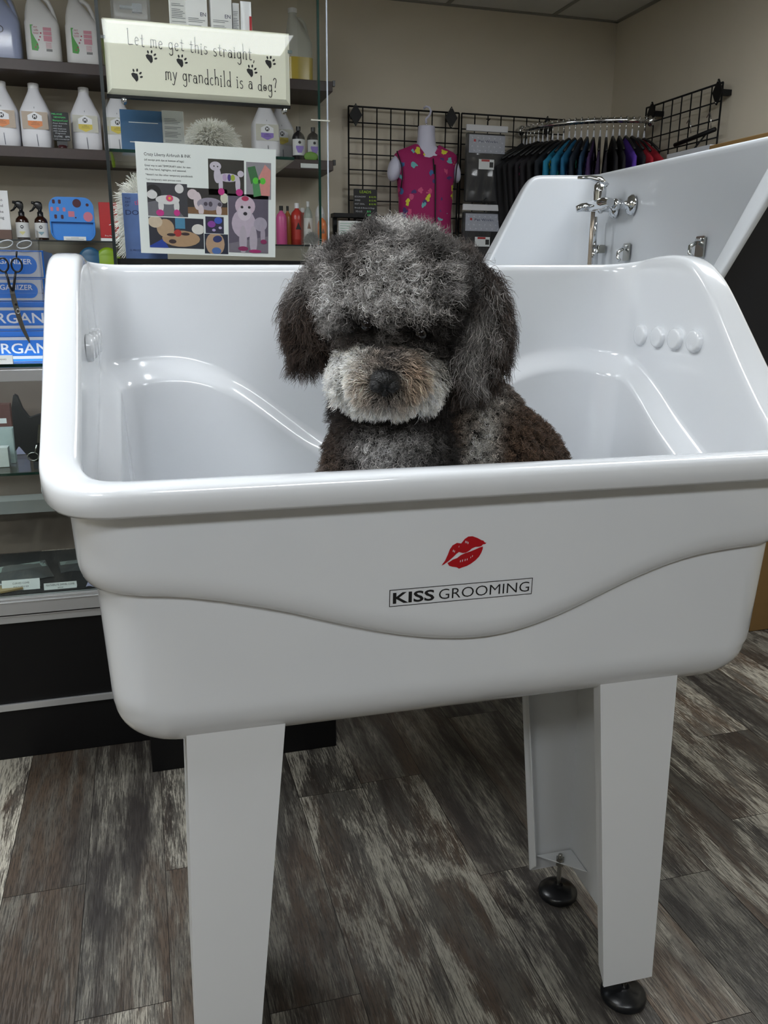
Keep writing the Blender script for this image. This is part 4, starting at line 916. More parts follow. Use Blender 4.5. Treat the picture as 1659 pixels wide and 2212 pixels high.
# rim round the lower bin
lo = [p for p in rrect(-w2, w2, 0, hh, .045, 8) if p[1] <= .086]
lo = sorted(lo, key=lambda p: math.atan2(p[1]-.0871, p[0]))
b.tube([(-w2+.002, 0, .087)]+[(p[0]*.985, 0, p[1]*.985+.002) for p in lo]+[(w2-.002, 0, .087)], .0035, TB2, 8)
b.build('tray_body', tr)
b = MB(); yy = -.0032
for px, pz, m_ in ((-.076, .176, TBD), (-.050, .176, TBD), (-.086, .143, TBP), (-.060, .143, TBP), (-.032, .142, TBP), (-.072, .110, TBD), (-.043, .109, TBD)): b.flat(rrect(px-.006, px+.006, pz-.009, pz+.009, .004, 4), yy, m_)
b.flat(ell(.026, .171, .019, .019, 28), yy, TBD); b.flat(ell(.072, .165, .007, .007, 18), yy, TBD); b.flat(ell(.072, .112, .021, .022, 28), yy, TBP); b.rect(-.015, .012, .110, .135, yy, TBP); b.flat(rrect(.013, .020, .104, .110, .002), yy, TBD)
b.build('holes', tr)
MB().rect(-.045, .055, .004, .022, -.004, M_PAPER).rect(-.012, .022, .015, .0165, -.0045, mat('grey_ink', '#7e8288', .5)).rect(-.035, .045, .009, .011, -.0045, mat('grey_ink', '#7e8288', .5)).build('price_label', tr)
o = thing('red_carton', 'tall red carton with white foot beside the blue tool tray', 'carton', (-.149, 4.40, 1.5335))
MB().box(0, .085, 0, .05, .018, .180, mat('carton_red', '#b41f22', .4, vary=.06)).build('carton', o, bevel=.003); b = MB().box(0, .085, 0, .05, 0, .0178, M_PAPER); b.build('white_base', o)
b = MB(); txt(b, 'Pro Pets', .040, .026, .006, M_PAPER, y=-.0008, width=.04); b.build('lettering', o)
o = thing('gift_sign', 'white lettered card on a wooden foot at the left end of the glass shelf', 'sign', (-.595, 4.38, 1.5335))
MB().box(-.06, .055, .0, .012, .045, .215, mat('card_white', '#e3e4e6', .5)).build('card', o); MB().box(-.06, .055, -.005, .02, 0, .045, mat('foot_wood', '#5a3a2a', .5, vary=.2, vscale=60)).build('wooden_foot', o)
b = MB(); 
for i, s_ in enumerate(('ness', 'and', 'the', 'dog')): txt(b, s_, .03, .170-i*.026, .012, M_INK, y=-.001, align='r')
b.build('lettering', o)
for x, c, l in ((-.205, '#2b5f86', 'blue round lid on the lowest shelf behind the tub rim'), (-.125, '#93b51c', 'lime green round lid on the lowest shelf behind the tub rim')):
    o = MB().lathe([(.0, -.002), (.055, 0), (.065, .006), (.067, .014), (.060, .02), (0, .02)], (0, 0, 0), mat('lid_'+c[1:], c, .35, vary=.05), 40, 'y').build('round_lid', loc=(x, 4.42, 1.3855+.03)); tag(o, l, 'lid', 'round lids on the lowest shelf')
    o.scale = (1, 1, 1.43)
# right end of the shelves, seen through the showcase
def bottle(label, x, y, z, r, h, m, lab=None, cap=None, cat='bottle', neck=.3, grp='bottles at the right end of the shelves'):
    t = thing('bottle', label, cat, (x, y, z), 0, grp)
    MB().lathe([(r*.9, 0), (r, .004), (r, h*.68), (r*.8, h*.78), (r*neck, h*.86), (r*neck, h*.9)], (0, 0, 0), m, 28).build('bottle_body', t)
    MB().lathe([(r*neck*1.2, h*.88), (r*neck*1.2, h)], (0, 0, 0), cap or M_BLKPL, 20).build('cap', t)
    if lab:
        b = MB(); n = 14; vs = []
        for i in range(n+1):
            a = R(-90-75+150*i/n)
            for q_ in (h*.15, h*.62): vs.append(((r+.0008)*math.cos(a), (r+.0008)*math.sin(a), q_))
        b.add(vs, [(2*i, 2*i+2, 2*i+3, 2*i+1) for i in range(n)], lab[0], True)
        if lab[1] == 'tri': b.flat([(-r*.4, h*.38), (r*.4, h*.38), (0, h*.55)], -r-.0016, lab[2])
        if lab[1] == 'm': b.flat(ell(0, h*.52, r*.22, r*.22, 16), -r-.0016, M_INK); b.flat([(-r*.6, h*.35), (-r*.3, h*.22), (r*.3, h*.22), (r*.6, h*.35), (r*.6, h*.42), (-r*.6, h*.42)], -r-.0014, lab[2])
        b.build('label', t)
    return t
LW = mat('label_white', '#d5d6d6', .5); DKB = mat('dark_bottle', '#1c1a1c', .3); PKM = mat('pink_liquid', '#c9568e', .35); RDM = mat('red_liquid', '#b5372f', .3); ORM = mat('orange_liquid', '#d96a16', .25); AMM = mat('amber_liquid', '#a5642a', .3)
bottle('dark bottle with white and purple label on the second shelf, left of its twin', .805, 4.34, 1.9265, .031, .155, DKB, (LW, 'm', PUR)); bottle('dark bottle with white and purple label at the right end of the second shelf', .878, 4.34, 1.9265, .031, .155, DKB, (LW, 'm', PUR))
o = MB().ellipsoid((0, 0, .02), (.035, .008, .022), mat('tag_green', '#6fa03c', .5)).build('green_tag', loc=(.858, 4.30, 1.924)); tag(o, 'round green price tag in front of the dark bottles', 'tag')
o = MB().box(-.045, .045, -.002, 0, -.010, .010, M_PAPER).build('shelf_label', loc=(.845, 4.268, 1.898)); tag(o, 'white label strip on the edge of the second shelf', 'label')
bottle('pink bottle with black cap on the glass shelf', .715, 4.36, 1.5335, .027, .185, PKM); bottle('slim amber bottle beside the pink bottle', .757, 4.42, 1.5335, .018, .19, AMM)
bottle('larger red bottle on the glass shelf, seen through the showcase', .805, 4.42, 1.5335, .034, .205, RDM, (RDM, 'tri', M_INK), M_WHITE); bottle('red bottle behind the white labelled bottle', .850, 4.50, 1.5335, .030, .19, RDM, None, M_WHITE)
bottle('clear bottle with white triangle label on the glass shelf', .850, 4.36, 1.5335, .022, .21, mat('pale_bottle', '#9aa39d', .3), (LW, 'tri', mat('label_brown', '#6a3a20', .5)), M_WHITE); bottle('orange bottle with triangle mark at the right end of the glass shelf', .915, 4.33, 1.5335, .0225, .15, ORM, (ORM, 'tri', mat('label_brown', '#6a3a20', .5)), mat('clear_cap', '#c5c9cc', .2))
bottle('tall white bottle behind the orange bottle', .940, 4.50, 1.5335, .024, .24, M_WHITE, (LW, 'm', PUR), M_WHITE)
t = fluff('model_dog_head', 'grey fluffy tuft on the glass shelf in front of the red bottles', (.855, 4.305, 1.565), .026, 900, .02, '#8c8f92', 6)
# white pamphlets on a black stand right of the showcase
st = thing('leaflet_stand', 'white and green leaflets in a holder on a black frame beside the wire grid', 'leaflet holder', (1.09, 4.50, 0))
MB().box(-.075, .105, .05, .07, .0005, .012, M_BLACK).box(-.075, .105, 0, .08, 1.685, 1.705, M_BLACK).box(.060, .082, .04, .06, .012, 1.685, M_BLACK).box(-.07, -.05, .04, .06, .012, 1.685, M_BLACK).build('frame', st)
b = MB().box(-.055, .062, -.03, .0, 1.45, 1.665, M_PAPER)
for k in range(5): b.rect(-.05, .05-.01*(k % 3), 1.650-k*.012, 1.653-k*.012, -.0306, mat('pale_green_ink', '#9fc5b0', .5))
b.build('leaflet', st)
MB().box(-.06, .067, -.035, .005, 1.43, 1.449, M_BLACK).box(-.06, .067, .006, .039, 1.43, 1.47, M_BLACK).build('holder', st)

# ------------------------------------------------------------------ wire grid panels
def grid(name, label, x0, cols, rows, ztop, xf, dia):
    t = thing(name, label, 'grid panel', (0, 0, 0), 0, 'black wire grid wall panels'); S_ = .0762; b = MB()
    for i in range(cols+1):
        r_ = .0046 if i in (0, cols) else .0035; p = xf(x0+i*S_); b.tube([(p[0], p[1], ztop-rows*S_), (p[0], p[1], ztop)], r_, M_WIRE, 6)
    for j in range(rows+1):
        r_ = .0046 if j in (0, rows) else .0035; p, q_ = xf(x0), xf(x0+cols*S_); b.tube([(p[0], p[1], ztop-j*S_), (q_[0], q_[1], ztop-j*S_)], r_, M_WIRE, 6)
    b.build('wire_grid', t)
    for dx, dz in dia:
        P_ = [(0, -.055), (.034, 0), (0, .055), (-.034, 0)]; b = MB()
        cx_, cy_ = xf(dx)
        nrm = (0, -1) if abs(xf(1)[0]-xf(0)[0]) > .5 else (-1, 0)
        vs = []
        for dd in (.009, .017):
            for p_, q_ in P_:
                if nrm[1]: vs.append((cx_+p_, cy_-dd, dz+q_))
                else: vs.append((cx_-dd, cy_+p_, dz+q_))
        b.add(vs, [(0, 1, 2, 3), (7, 6, 5, 4)]+[(i, (i+1) % 4, (i+1) % 4+4, i+4) for i in range(4)], M_BLACK)
        b.box(cx_-.012 if nrm[1] else cx_-.009, cx_+.012 if nrm[1] else XR-.002, cy_-.009 if nrm[1] else cy_-.012, YF-.002 if nrm[1] else cy_+.012, dz-.012, dz+.012, M_BLACK)
        c_ = [(cx_, cy_-.018, dz+s_*.044) if nrm[1] else (cx_-.018, cy_, dz+s_*.044) for s_ in (-1, 1)]
        for c in c_: b.ellipsoid(c, (.004, .004, .004), M_STEEL, None, 8, 6)
        b.build('wall_bracket', t)
    return t
grid('grid_panel', 'left black wire grid panel on the back wall, holding the mannequin', 1.112, 8, 24, 2.232, lambda u: (u, 4.57), [(1.147, 2.190+.0), (1.672, 2.205)])
grid('grid_panel', 'middle black wire grid panel on the back wall, behind the packaged capes', 1.736, 8, 24, 2.232, lambda u: (u, 4.57), [(2.235, 2.19)])
grid('grid_panel', 'right black wire grid panel on the right wall, with empty hooks', 3.56, 8, 24, 2.238, lambda u: (2.605, u), [(3.575, 2.20), (4.10, 2.20)])
# hooks and a folding arm on the right grid
t = thing('folding_display_arm', 'black folding arm with clips hanging on the right wall grid', 'hook', (2.60, 3.75, 2.02))
MB().tube([(-.02, -.20, .02), (-.02, .10, -.005)], .010, M_WIRE, 10).build('bar', t); MB().tube([(-.01, -.12, .01), (-.03, -.02, -.08), (-.01, .06, -.04), (-.02, .14, -.10)], .004, M_WIRE, 8).build('strut', t)
for yy in (-.17, -.02): MB().tube([(-.02, yy, .03), (-.025, yy, .07), (-.02, yy+.02, .10), (-.02, yy+.04, .08)], .0022, M_CHROME, 8).build('clip', t)
t = thing('chrome_hooks', 'row of small chrome hooks low on the right wall grid', 'hook', (2.585, 4.02, 1.93))
for k in range(6): MB().tube([(0, -.16+k*.05, .02), (-.02, -.16+k*.05, 0), (-.06, -.16+k*.05, -.005), (-.065, -.16+k*.05, .015)], .003, M_CHROME, 8).build('hook', t)
# mannequin torso with vest
mq = thing('mannequin_torso', 'white headless hanging mannequin torso on the left wire grid', 'mannequin', (1.505, 4.47, 0))
MQ = mat('mannequin_white', '#c9c9dc', .45, vary=.03)
MB().loft([(1.50, 0, 0, .12, .07, 2.3), (1.62, 0, 0, .122, .072, 2.3), (1.75, 0, 0, .125, .075, 2.3), (1.86, 0, 0, .142, .076, 2.4), (1.93, 0, 0, .150, .070, 2.5), (1.975, 0, 0, .160, .060, 2.5), (2.005, 0, 0, .140, .052, 2.4), (2.025, 0, 0, .085, .048, 2.2), (2.045, 0, 0, .052, .045, 2.1), (2.09, 0, 0, .046, .043, 2), (2.135, 0, 0, .044, .041, 2), (2.14, 0, 0, .043, .040, 2)], MQ, 48).ellipsoid((-.168, 0, 1.930), (.038, .045, .068), MQ, (0, .3, 0)).ellipsoid((.160, 0, 1.930), (.030, .045, .062), MQ, (0, -.3, 0)).build('torso', mq)
b = MB(); b.tube([(0, -.0, 2.14), (0, 0, 2.158)], .004, M_CHROME, 8); b.tube([(-.002, 0, 2.155), (-.004, 0, 2.175), (.016, .0, 2.195), (.026, .01, 2.215), (.020, .02, 2.235), (.006, .03, 2.240), (-.004, .04, 2.232)], .0055, MQ, 10); b.build('hanging_hook', mq)
VM = bpy.data.materials.new('dog_print_fabric'); VM.use_nodes = True; nt = VM.node_tree; N = nt.nodes; Lk = nt.links; bs = N['Principled BSDF']
tc = N.new('ShaderNodeTexCoord'); vo = N.new('ShaderNodeTexVoronoi'); vo.inputs['Scale'].default_value = 21; vo.inputs['Randomness'].default_value = .8
nz = N.new('ShaderNodeTexNoise'); nz.inputs['Scale'].default_value = 45
mxv = N.new('ShaderNodeMix'); mxv.data_type = 'VECTOR'; mxv.inputs[0].default_value = .035
Lk.new(tc.outputs['Object'], nz.inputs['Vector']); Lk.new(tc.outputs['Object'], mxv.inputs[4]); Lk.new(nz.outputs[1], mxv.inputs[5]); Lk.new(mxv.outputs[1], vo.inputs['Vector'])
lt = N.new('ShaderNodeMath'); lt.operation = 'LESS_THAN'; lt.inputs[1].default_value = .33; Lk.new(vo.outputs['Distance'], lt.inputs[0])
cr = N.new('ShaderNodeValToRGB'); sp = N.new('ShaderNodeSeparateColor'); Lk.new(vo.outputs['Color'], sp.inputs[0]); Lk.new(sp.outputs[0], cr.inputs[0]); cr.color_ramp.interpolation = 'CONSTANT'
els = cr.color_ramp.elements; els[0].color = lin('#d4cf3e'); els[1].position = .22; els[1].color = lin('#c8517c')
for p_, c_ in ((.42, '#3d6a9c'), (.62, '#6ab0b4'), (.8, '#47386e'), (.92, '#9a1b5c')): e_ = els.new(p_); e_.color = lin(c_)
mx = N.new('ShaderNodeMix'); mx.data_type = 'RGBA'; mx.inputs[6].default_value = lin('#9a1b5c'); Lk.new(lt.outputs[0], mx.inputs[0]); Lk.new(cr.outputs[0], mx.inputs[7]); Lk.new(mx.outputs[2], bs.inputs['Base Color']); bs.inputs['Roughness'].default_value = .8
vt = thing('vest', 'sleeveless magenta zip vest with dog print, worn by the mannequin torso', 'vest', (1.505, 4.47, 0))
b = MB(); n = 40; vs = []; rows = [(1.46, .155, .085, 0), (1.56, .148, .085, 0), (1.68, .141, .087, 0), (1.78, .145, .090, 0), (1.86, .150, .092, 0), (1.92, .158, .088, .0), (1.97, .170, .080, .02), (2.000, .172, .072, .05), (2.018, .150, .064, .055), (2.035, .105, .058, .055), (2.050, .068, .056, .055)]
for zz, rx, ry, _ in rows:
    for j in range(n):
        a = 2*math.pi*j/n; c_, s_ = math.cos(a), math.sin(a); fr_ = max(0, -s_)**5
        dz = 0
        if zz > 1.98: dz = -fr_*(zz-1.98)*.95     # scooped neckline in front
        px = rx*math.copysign(abs(c_)**.85, c_)*(1+.012*math.sin(a*9+zz*20)); vs.append((px, ry*math.copysign(abs(s_)**.85, s_)+.004*math.sin(a*13+zz*30), zz+dz))
fs = [(i*n+j, i*n+(j+1) % n, (i+1)*n+(j+1) % n, (i+1)*n+j) for i in range(len(rows)-1) for j in range(n)]
b.add(vs, fs, VM, True); vb = b.build('fabric', vt)
TR_ = mat('black_trim', '#111014', .6)
MB().tube([(.028, -.098, 1.46), (.025, -.098, 1.70), (.022, -.097, 1.86), (.020, -.089, 1.945)], .0035, TR_, 6).tube([(.010, -.088, 1.975), (.016, -.093, 1.90)], .003, TR_, 6).build('zip', vt)
for s_ in (-1, 1): MB().tube([(s_*.165, -.020, 2.010), (s_*.163, -.045, 1.98), (s_*.150, -.060, 1.93), (s_*.146, -.060, 1.88), (s_*.149, -.045, 1.83)], .0035, TR_, 6).build('armhole_trim', vt)
chalk('chalk_sign', 'small black chalk price sign hanging on the left wire grid', 1.195, 4.54, 1.655, .128, .175,
      [('LEADS', 0, .155, .013, .062, '#b6e02e', 'c'), ('ECONOMY', -.058, .133, .008, .060, W__, 'l'), ('$10.95', .058, .133, .008, .038, '#b6e02e', 'r'), ('WIRE', -.058, .115, .008, .030, W__, 'l'), ('$12.95', .058, .115, .008, .038, '#b6e02e', 'r'), ('HOT DEAL', -.058, .097, .008, .054, W__, 'l'), ('$15.95', .058, .097, .008, .038, '#b6e02e', 'r'),
       ('Breeds & Bones & Dogs', -.058, .078, .007, .108, W__, 'l'), ('XS-LG', -.054, .060, .008, .036, W__, 'l'), ('$5', .030, .060, .009, .022, '#55e07c', 'r'), ('XL-2X', -.054, .042, .008, .036, W__, 'l'), ('$8', .030, .042, .009, .022, '#55e07c', 'r')], stand=False)
# packaged capes on hangers
def cape(label, x, zt, h):
    t = thing('packaged_cape', label, 'packaged cape', (x, 4.47, zt), 0, 'capes in clear bags hung on the grid')
    MB().box(-.118, .118, -.012, .002, -.02, .012, mat('hanger_white', '#cfd0d4', .4)).build('hanger_bar', t, bevel=.003)
    MB().tube([(0, -.005, .012), (0, -.005, .03), (.018, 0, .045), (.012, .04, .05)], .0022, M_WIRE, 6).build('hook', t)
    FB = mat('folded_black_fabric', '#141316', .55, vary=.2); CD = mat('bone_print_card', '#a7abb6', .5, vary=.15, vscale=90)
    MB().box(-.108, .112, .004, .035, -h, -.025, FB).build('folded_cape', t, bevel=.008)
    b = MB().rect(-.098, .108, -.125, -.035, -.001, CD)
    for i in range(6):
        for j in range(4): b.flat(ell(-.08+i*.032+(j % 2)*.012, -.050-j*.021, .005, .0025, 8, .7*((i+j) % 3-1)), -.0014, mat('card_pale', '#c8ccd4', .5))
    b.rect(-.072, -.060, -.070, -.058, -.0018, RED); txt(b, 'Pet Works', .010, -.072, .012, mat('navy_ink', '#1d2550', .5), y=-.0018, width=.11); b.build('header_card', t)
    b = MB().rect(-.04, .048, -.205, -.155, -.003, M_PAPER).rect(-.025, .022, -.166, -.156, -.0034, RED).rect(.022, .044, -.195, -.168, -.0034, M_INK); b.build('price_label', t)
    vs = []; nn = 14
    for j in range(nn+1):
        for i in range(nn+1): u, v = i/nn, j/nn; vs.append((-.122+.244*u, -.008-.006*math.sin(u*17+v*4)*v-.003*math.sin(v*23), -.012-(h+.02)*v))
    MB().add(vs, [(j*(nn+1)+i, j*(nn+1)+i+1, (j+1)*(nn+1)+i+1, (j+1)*(nn+1)+i) for j in range(nn) for i in range(nn)], M_BAG, True).build('clear_bag', t)
cape('black cape in a clear bag, the upper one on the middle grid', 1.842, 2.150, .37); cape('black cape in a clear bag, the lower one, just above the tub rim', 1.835, 1.755, .30)
# ------------------------------------------------------------------ curved rail and hanging garments
rail = thing('curved_rail', 'curved chrome garment rail across the room corner', 'garment rail', (0, 0, 0))
def RP(t_):  # t_ 0..1 from the back wall grid to the right wall grid
    a = R(180+90*t_); return (2.62+.53*math.cos(a), 4.60+.50*math.sin(a))
MB().tube([(*RP(t_), 2.165) for t_ in np.linspace(0.03, .97, 30)], .0135, M_CHROME, 14).build('tube', rail)
for t_ in (.03, .97): MB().ellipsoid((*RP(t_), 2.165), (.022, .022, .028), M_CHROME).build('end_fitting', rail)
kinds = [('#0c0c0f', 'matt black jacket'), ('#111015', 'black zipped jacket'), ('#0e0d10', 'black jacket'), ('#0f0e11', 'black smock'), ('#121014', 'black vest'), ('#171319', 'black top'), ('#151217', 'pink-trimmed black top'), ('#0d0d10', 'plain black jacket'), ('#121a22', 'dark teal-black top'), ('#187a9c', 'bright teal jacket with flowers'), ('#1b6f92', 'teal patterned smock'), ('#155f86', 'deep teal smock'), ('#16212f', 'navy blossom print top'), ('#1c3a55', 'navy and green print top'), ('#3a2450', 'purple paw print smock'), ('#2c1d3c', 'dark purple smock'), ('#18141d', 'charcoal jacket'), ('#121116', 'black tunic'), ('#15131a', 'black scrub top'), ('#5a37a6', 'violet smock'), ('#17141b', 'black gown'), ('#a31b2c', 'red scrub top'), ('#9a1a2a', 'short-sleeved red top')]
HGW = mat('hanger_clear', '#d3d5da', .3); HGB = mat('hanger_black', '#0b0b0d', .5)
nK = len(kinds)
for i, (c, nm_) in enumerate(kinds):
    t_ = .07+.86*i/(nK-1); x, y = RP(t_); a = R(180+90*t_)
    # hanger plane is radial: across the rail
    ord_ = ['first', 'second', 'third', 'fourth', 'fifth', 'sixth', 'seventh', 'eighth', 'ninth', 'tenth', 'eleventh', 'twelfth', 'thirteenth', 'fourteenth', 'fifteenth', 'sixteenth', 'seventeenth', 'eighteenth', 'nineteenth', 'twentieth', 'twenty-first', 'twenty-second', 'last'][i]
    hg = thing('clothes_hanger', 'white-hooked hanger carrying the %s, %s along the rail' % (nm_, ord_), 'hanger', (x, y, 2.165), a+R(random.uniform(-2, 2)), 'hangers on the curved rail')
    hz = -.075-.01*random.random()
    MB().tube([(.0, 0, hz+.028), (0, 0, -.02), (-.014, 0, .004), (-.006, 0, .0185), (.010, 0, .0185), (.0165, 0, .004)], .0022, M_CHROME, 6).tube([(0, 0, hz), (0, 0, hz+.036)], [.007, .003], HGW, 8).build('hook', hg)
    MB().tube([(-.18, 0, hz-.085), (-.08, 0, hz-.03), (0, 0, hz), (.08, 0, hz-.03), (.18, 0, hz-.085)], .0065, HGB, 8).build('shoulder_bar', hg)
    g = thing('garment', '%s, %s garment from the left on the rail' % (nm_, ord_), 'garment', (x, y, 2.165), hg.rotation_euler.z, 'garments on the curved rail')
    m_ = mat('cloth_'+c[1:], c, .8, vary=.25, vscale=9)
    b = MB(); th = .011; n = 12; hgt = .62+.08*random.random(); ph_ = random.random()*6
    # front and back outline with a little thickness; soft folds run down
    xs = np.linspace(-.215, .215, 15); vs = []; K_ = 9
    for side in (-1, 1):
        for j in range(K_+1):
            v = j/K_
            for x_ in xs:
                sh_ = hz-.004-.095*abs(x_)/.18*(1 if abs(x_) < .18 else 1.05)
                w__ = 1-.16*v*(abs(x_) > .16)-.05*v; fold = .007*math.sin(x_*48+ph_+v*2)*min(1, v*1.5+.15)
                vs.append((x_*w__, side*th*(.35+.65*min(1, v*3))+fold, sh_-(hgt-.1)*v*(1 if abs(x_) < .17 else .55)))
    nx_ = len(xs); off = (K_+1)*nx_; fs = []
    for s__ in (0, off):
        for j in range(K_):
            for k in range(nx_-1):
                q_ = (s__+j*nx_+k, s__+j*nx_+k+1, s__+(j+1)*nx_+k+1, s__+(j+1)*nx_+k); fs.append(q_ if s__ else q_[::-1])
    for j in range(K_):
        for k in (0, nx_-1): q_ = (j*nx_+k, (j+1)*nx_+k, off+(j+1)*nx_+k, off+j*nx_+k); fs.append(q_ if k else q_[::-1])
    for k in range(nx_-1): q_ = (k, k+1, off+k+1, off+k); fs.append(q_); q2 = (K_*nx_+k, K_*nx_+k+1, off+K_*nx_+k+1, off+K_*nx_+k); fs.append(q2[::-1])
    b.add(vs, fs, m_, True); b.build('fabric', g)
    if i in (6, 9, 10, 12, 13, 14):
        b = MB(); cs_ = {6: ['#c23a86', '#c23a86'], 9: ['#d9c93a', '#c8517c'], 10: ['#d9c93a', '#2d9c8c'], 12: ['#8fa0d8', '#c9c9e8'], 13: ['#3fae8c', '#6f8fd8'], 14: ['#9a8aa8', '#7a6a90']}[i]; r_ = random.Random(i)
        for k in range(12): 
            cx_, cz_ = r_.uniform(.09, .195), r_.uniform(-.42, -.18)
            for q_ in range(5): b.add([(cx_+.014*math.cos(q_*1.257)+.008*math.cos(p_*.785), .0235 if k % 2 else -.0235, cz_+.014*math.sin(q_*1.257)+.008*math.sin(p_*.785)) for p_ in range(8)], [tuple(range(8))], mat('flower_'+cs_[k % 2][1:], cs_[k % 2], .8))
        b.build('flower_print', g)
# black jacket hanging on the grid left of the rail
t = thing('black_jacket', 'black jacket hanging on the middle grid left of the curved rail', 'jacket', (2.06, 4.50, 2.10))
JM = mat('jacket_black', '#0b0b0e', .8, vary=.3)
vs = []; xs = np.linspace(-.17, .17, 13)
for side in (-1, 1):
    for j in range(9):
        v = j/8
        for x_ in xs: vs.append((x_*(1+.05*v), side*(.012+.02*v)+.006*math.sin(x_*60+v), -.01-.12*abs(x_)/.17-.55*v))
nx_ = 13; off = 9*nx_; fs = []
for s__ in (0, off):
    for j in range(8):
        for k in range(nx_-1): q_ = (s__+j*nx_+k, s__+j*nx_+k+1, s__+(j+1)*nx_+k+1, s__+(j+1)*nx_+k); fs.append(q_ if s__ else q_[::-1])
for j in range(8):
    for k in (0, nx_-1): fs.append((j*nx_+k, (j+1)*nx_+k, off+(j+1)*nx_+k, off+j*nx_+k))
for k in range(nx_-1): fs.append((k, k+1, off+k+1, off+k))
MB().add(vs, fs, JM, True).build('fabric', t); MB().tube([(0, 0, -.01), (0, 0, .03), (.014, 0, .045), (.0, .04, .05)], .0025, M_WIRE, 6).build('hook', t)

# ------------------------------------------------------------------ tap and fittings of the far tub
tap = thing('bath_tap', 'chrome mixer tap with hose on the back of the far white tub', 'tap', tuple(O2), -R(90)-T2A)
yb = T2D-.060       # inner face of the splash back
for x in (.325, .465): MB().lathe([(.036, 0), (.036, -.004), (.027, -.014), (.014, -.019), (.013, -.050), (.019, -.051), (.019, -.068), (.013, -.069)], (x, yb, 1.625), M_CHROME, 28, 'y').build('wall_flange', tap)
b = MB(); b.loft([(0, 0, 0, .013, .013, 2), (.015, 0, 0, .019, .018, 2.4), (.16, 0, 0, .022, .021, 2.6), (.20, 0, 0, .015, .014, 2)], M_CHROME, 20)
b.v = [(v[2]+.275, v[0]+yb-.085, v[1]+1.632) for v in b.v]; b.tube([(.300, yb-.085, 1.630), (.296, yb-.115, 1.628), (.292, yb-.135, 1.622)], [.017, .015, .012], M_CHROME, 14); b.build('mixer_body', tap)
MB().lathe([(.022, .0), (.023, .03), (.021, .052), (.013, .060), (0, .062)], (.385, yb-.088, 1.645), M_CHROME, 24).build('cartridge_dome', tap)
MB().tube([(.400, yb-.070, 1.690), (.392, yb-.095, 1.714), (.378, yb-.125, 1.722), (.360, yb-.165, 1.722)], [.013, .012, .008, .005], M_CHROME, 12).build('lever', tap)
MB().tube([(.330, yb-.085, 1.612), (.328, yb-.085, 1.50), (.320, yb-.08, 1.35), (.26, yb-.07, 1.20), (.21, yb-.06, 1.28), (.21, yb-.050, 1.42)], .0075, mat('hose_chrome', '#b9ab9a', .35, metal=.8, vary=.3, vscale=400), 12).build('hose', tap)
MB().tube([(.255, yb-.040, 1.60), (.255, yb-.038, 1.50)], .006, M_CHROME, 10).tube([(.255, yb-.038, 1.50), (.255, yb-.042, 1.43)], [.013, .020], M_CHROME, 14).build('hand_shower', tap)
b = MB(); b.v = []; b.box(.235, .275, yb-.030, yb-.002, 1.47, 1.50, M_STEEL); b.build('shower_bracket', tap, bevel=.003)
for x, l in ((.459, 'chrome tether clamp plate below the tap of the far tub'), (.959, 'chrome tether clamp plate near the right end of the far tub')):
    t = thing('tether_clamp', l, 'clamp', tuple(O2), -R(90)-T2A, 'tether clamps on the far tub'); zz = 1.468
    MB().rbox(x-.024, x+.024, yb-.006, yb-.001, zz-.03, zz+.03, .004, M_STEEL).build('plate', t)
    MB().tube([(x-.012, yb-.012, zz+.012), (x-.012, yb-.03, zz), (x-.004, yb-.034, zz-.018), (x+.006, yb-.03, zz-.03)], .006, M_CHROME, 10).build('ring', t)
    MB().tube([(x-.014, yb-.01, zz+.02), (x+.014, yb-.01, zz+.02)], .004, M_CHROME, 8).build('pin', t)
# flat cartons standing between the far tub and the right wall
t = thing('cardboard_sheet', 'brown cardboard carton standing upright behind the far tub', 'cardboard', (2.30, 2.60, 0), 0)
MB().box(0, .10, 0, .59, .0005, 1.908, mat('cardboard_brown', '#84663a', .8, vary=.1, vscale=14)).build('carton', t, bevel=.003)
t = MB().box(2.31, 2.40, 3.20, 3.50, .0005, 1.915, mat('pale_panel', '#b9bcc2', .5)).build('white_panel'); tag(t, 'pale grey panel standing behind the far tub below the right grid', 'panel')
# ------------------------------------------------------------------ the dog
DA = R(16.7)
dog = thing('dog', 'grey and dark brown curly-haired dog sitting in the white tub, looking at the viewer', 'dog', (.4023, 1.3410, 0.0), -DA)
D_SKIN = mat('dog_skin', '#241f1d', .9, vary=.2)
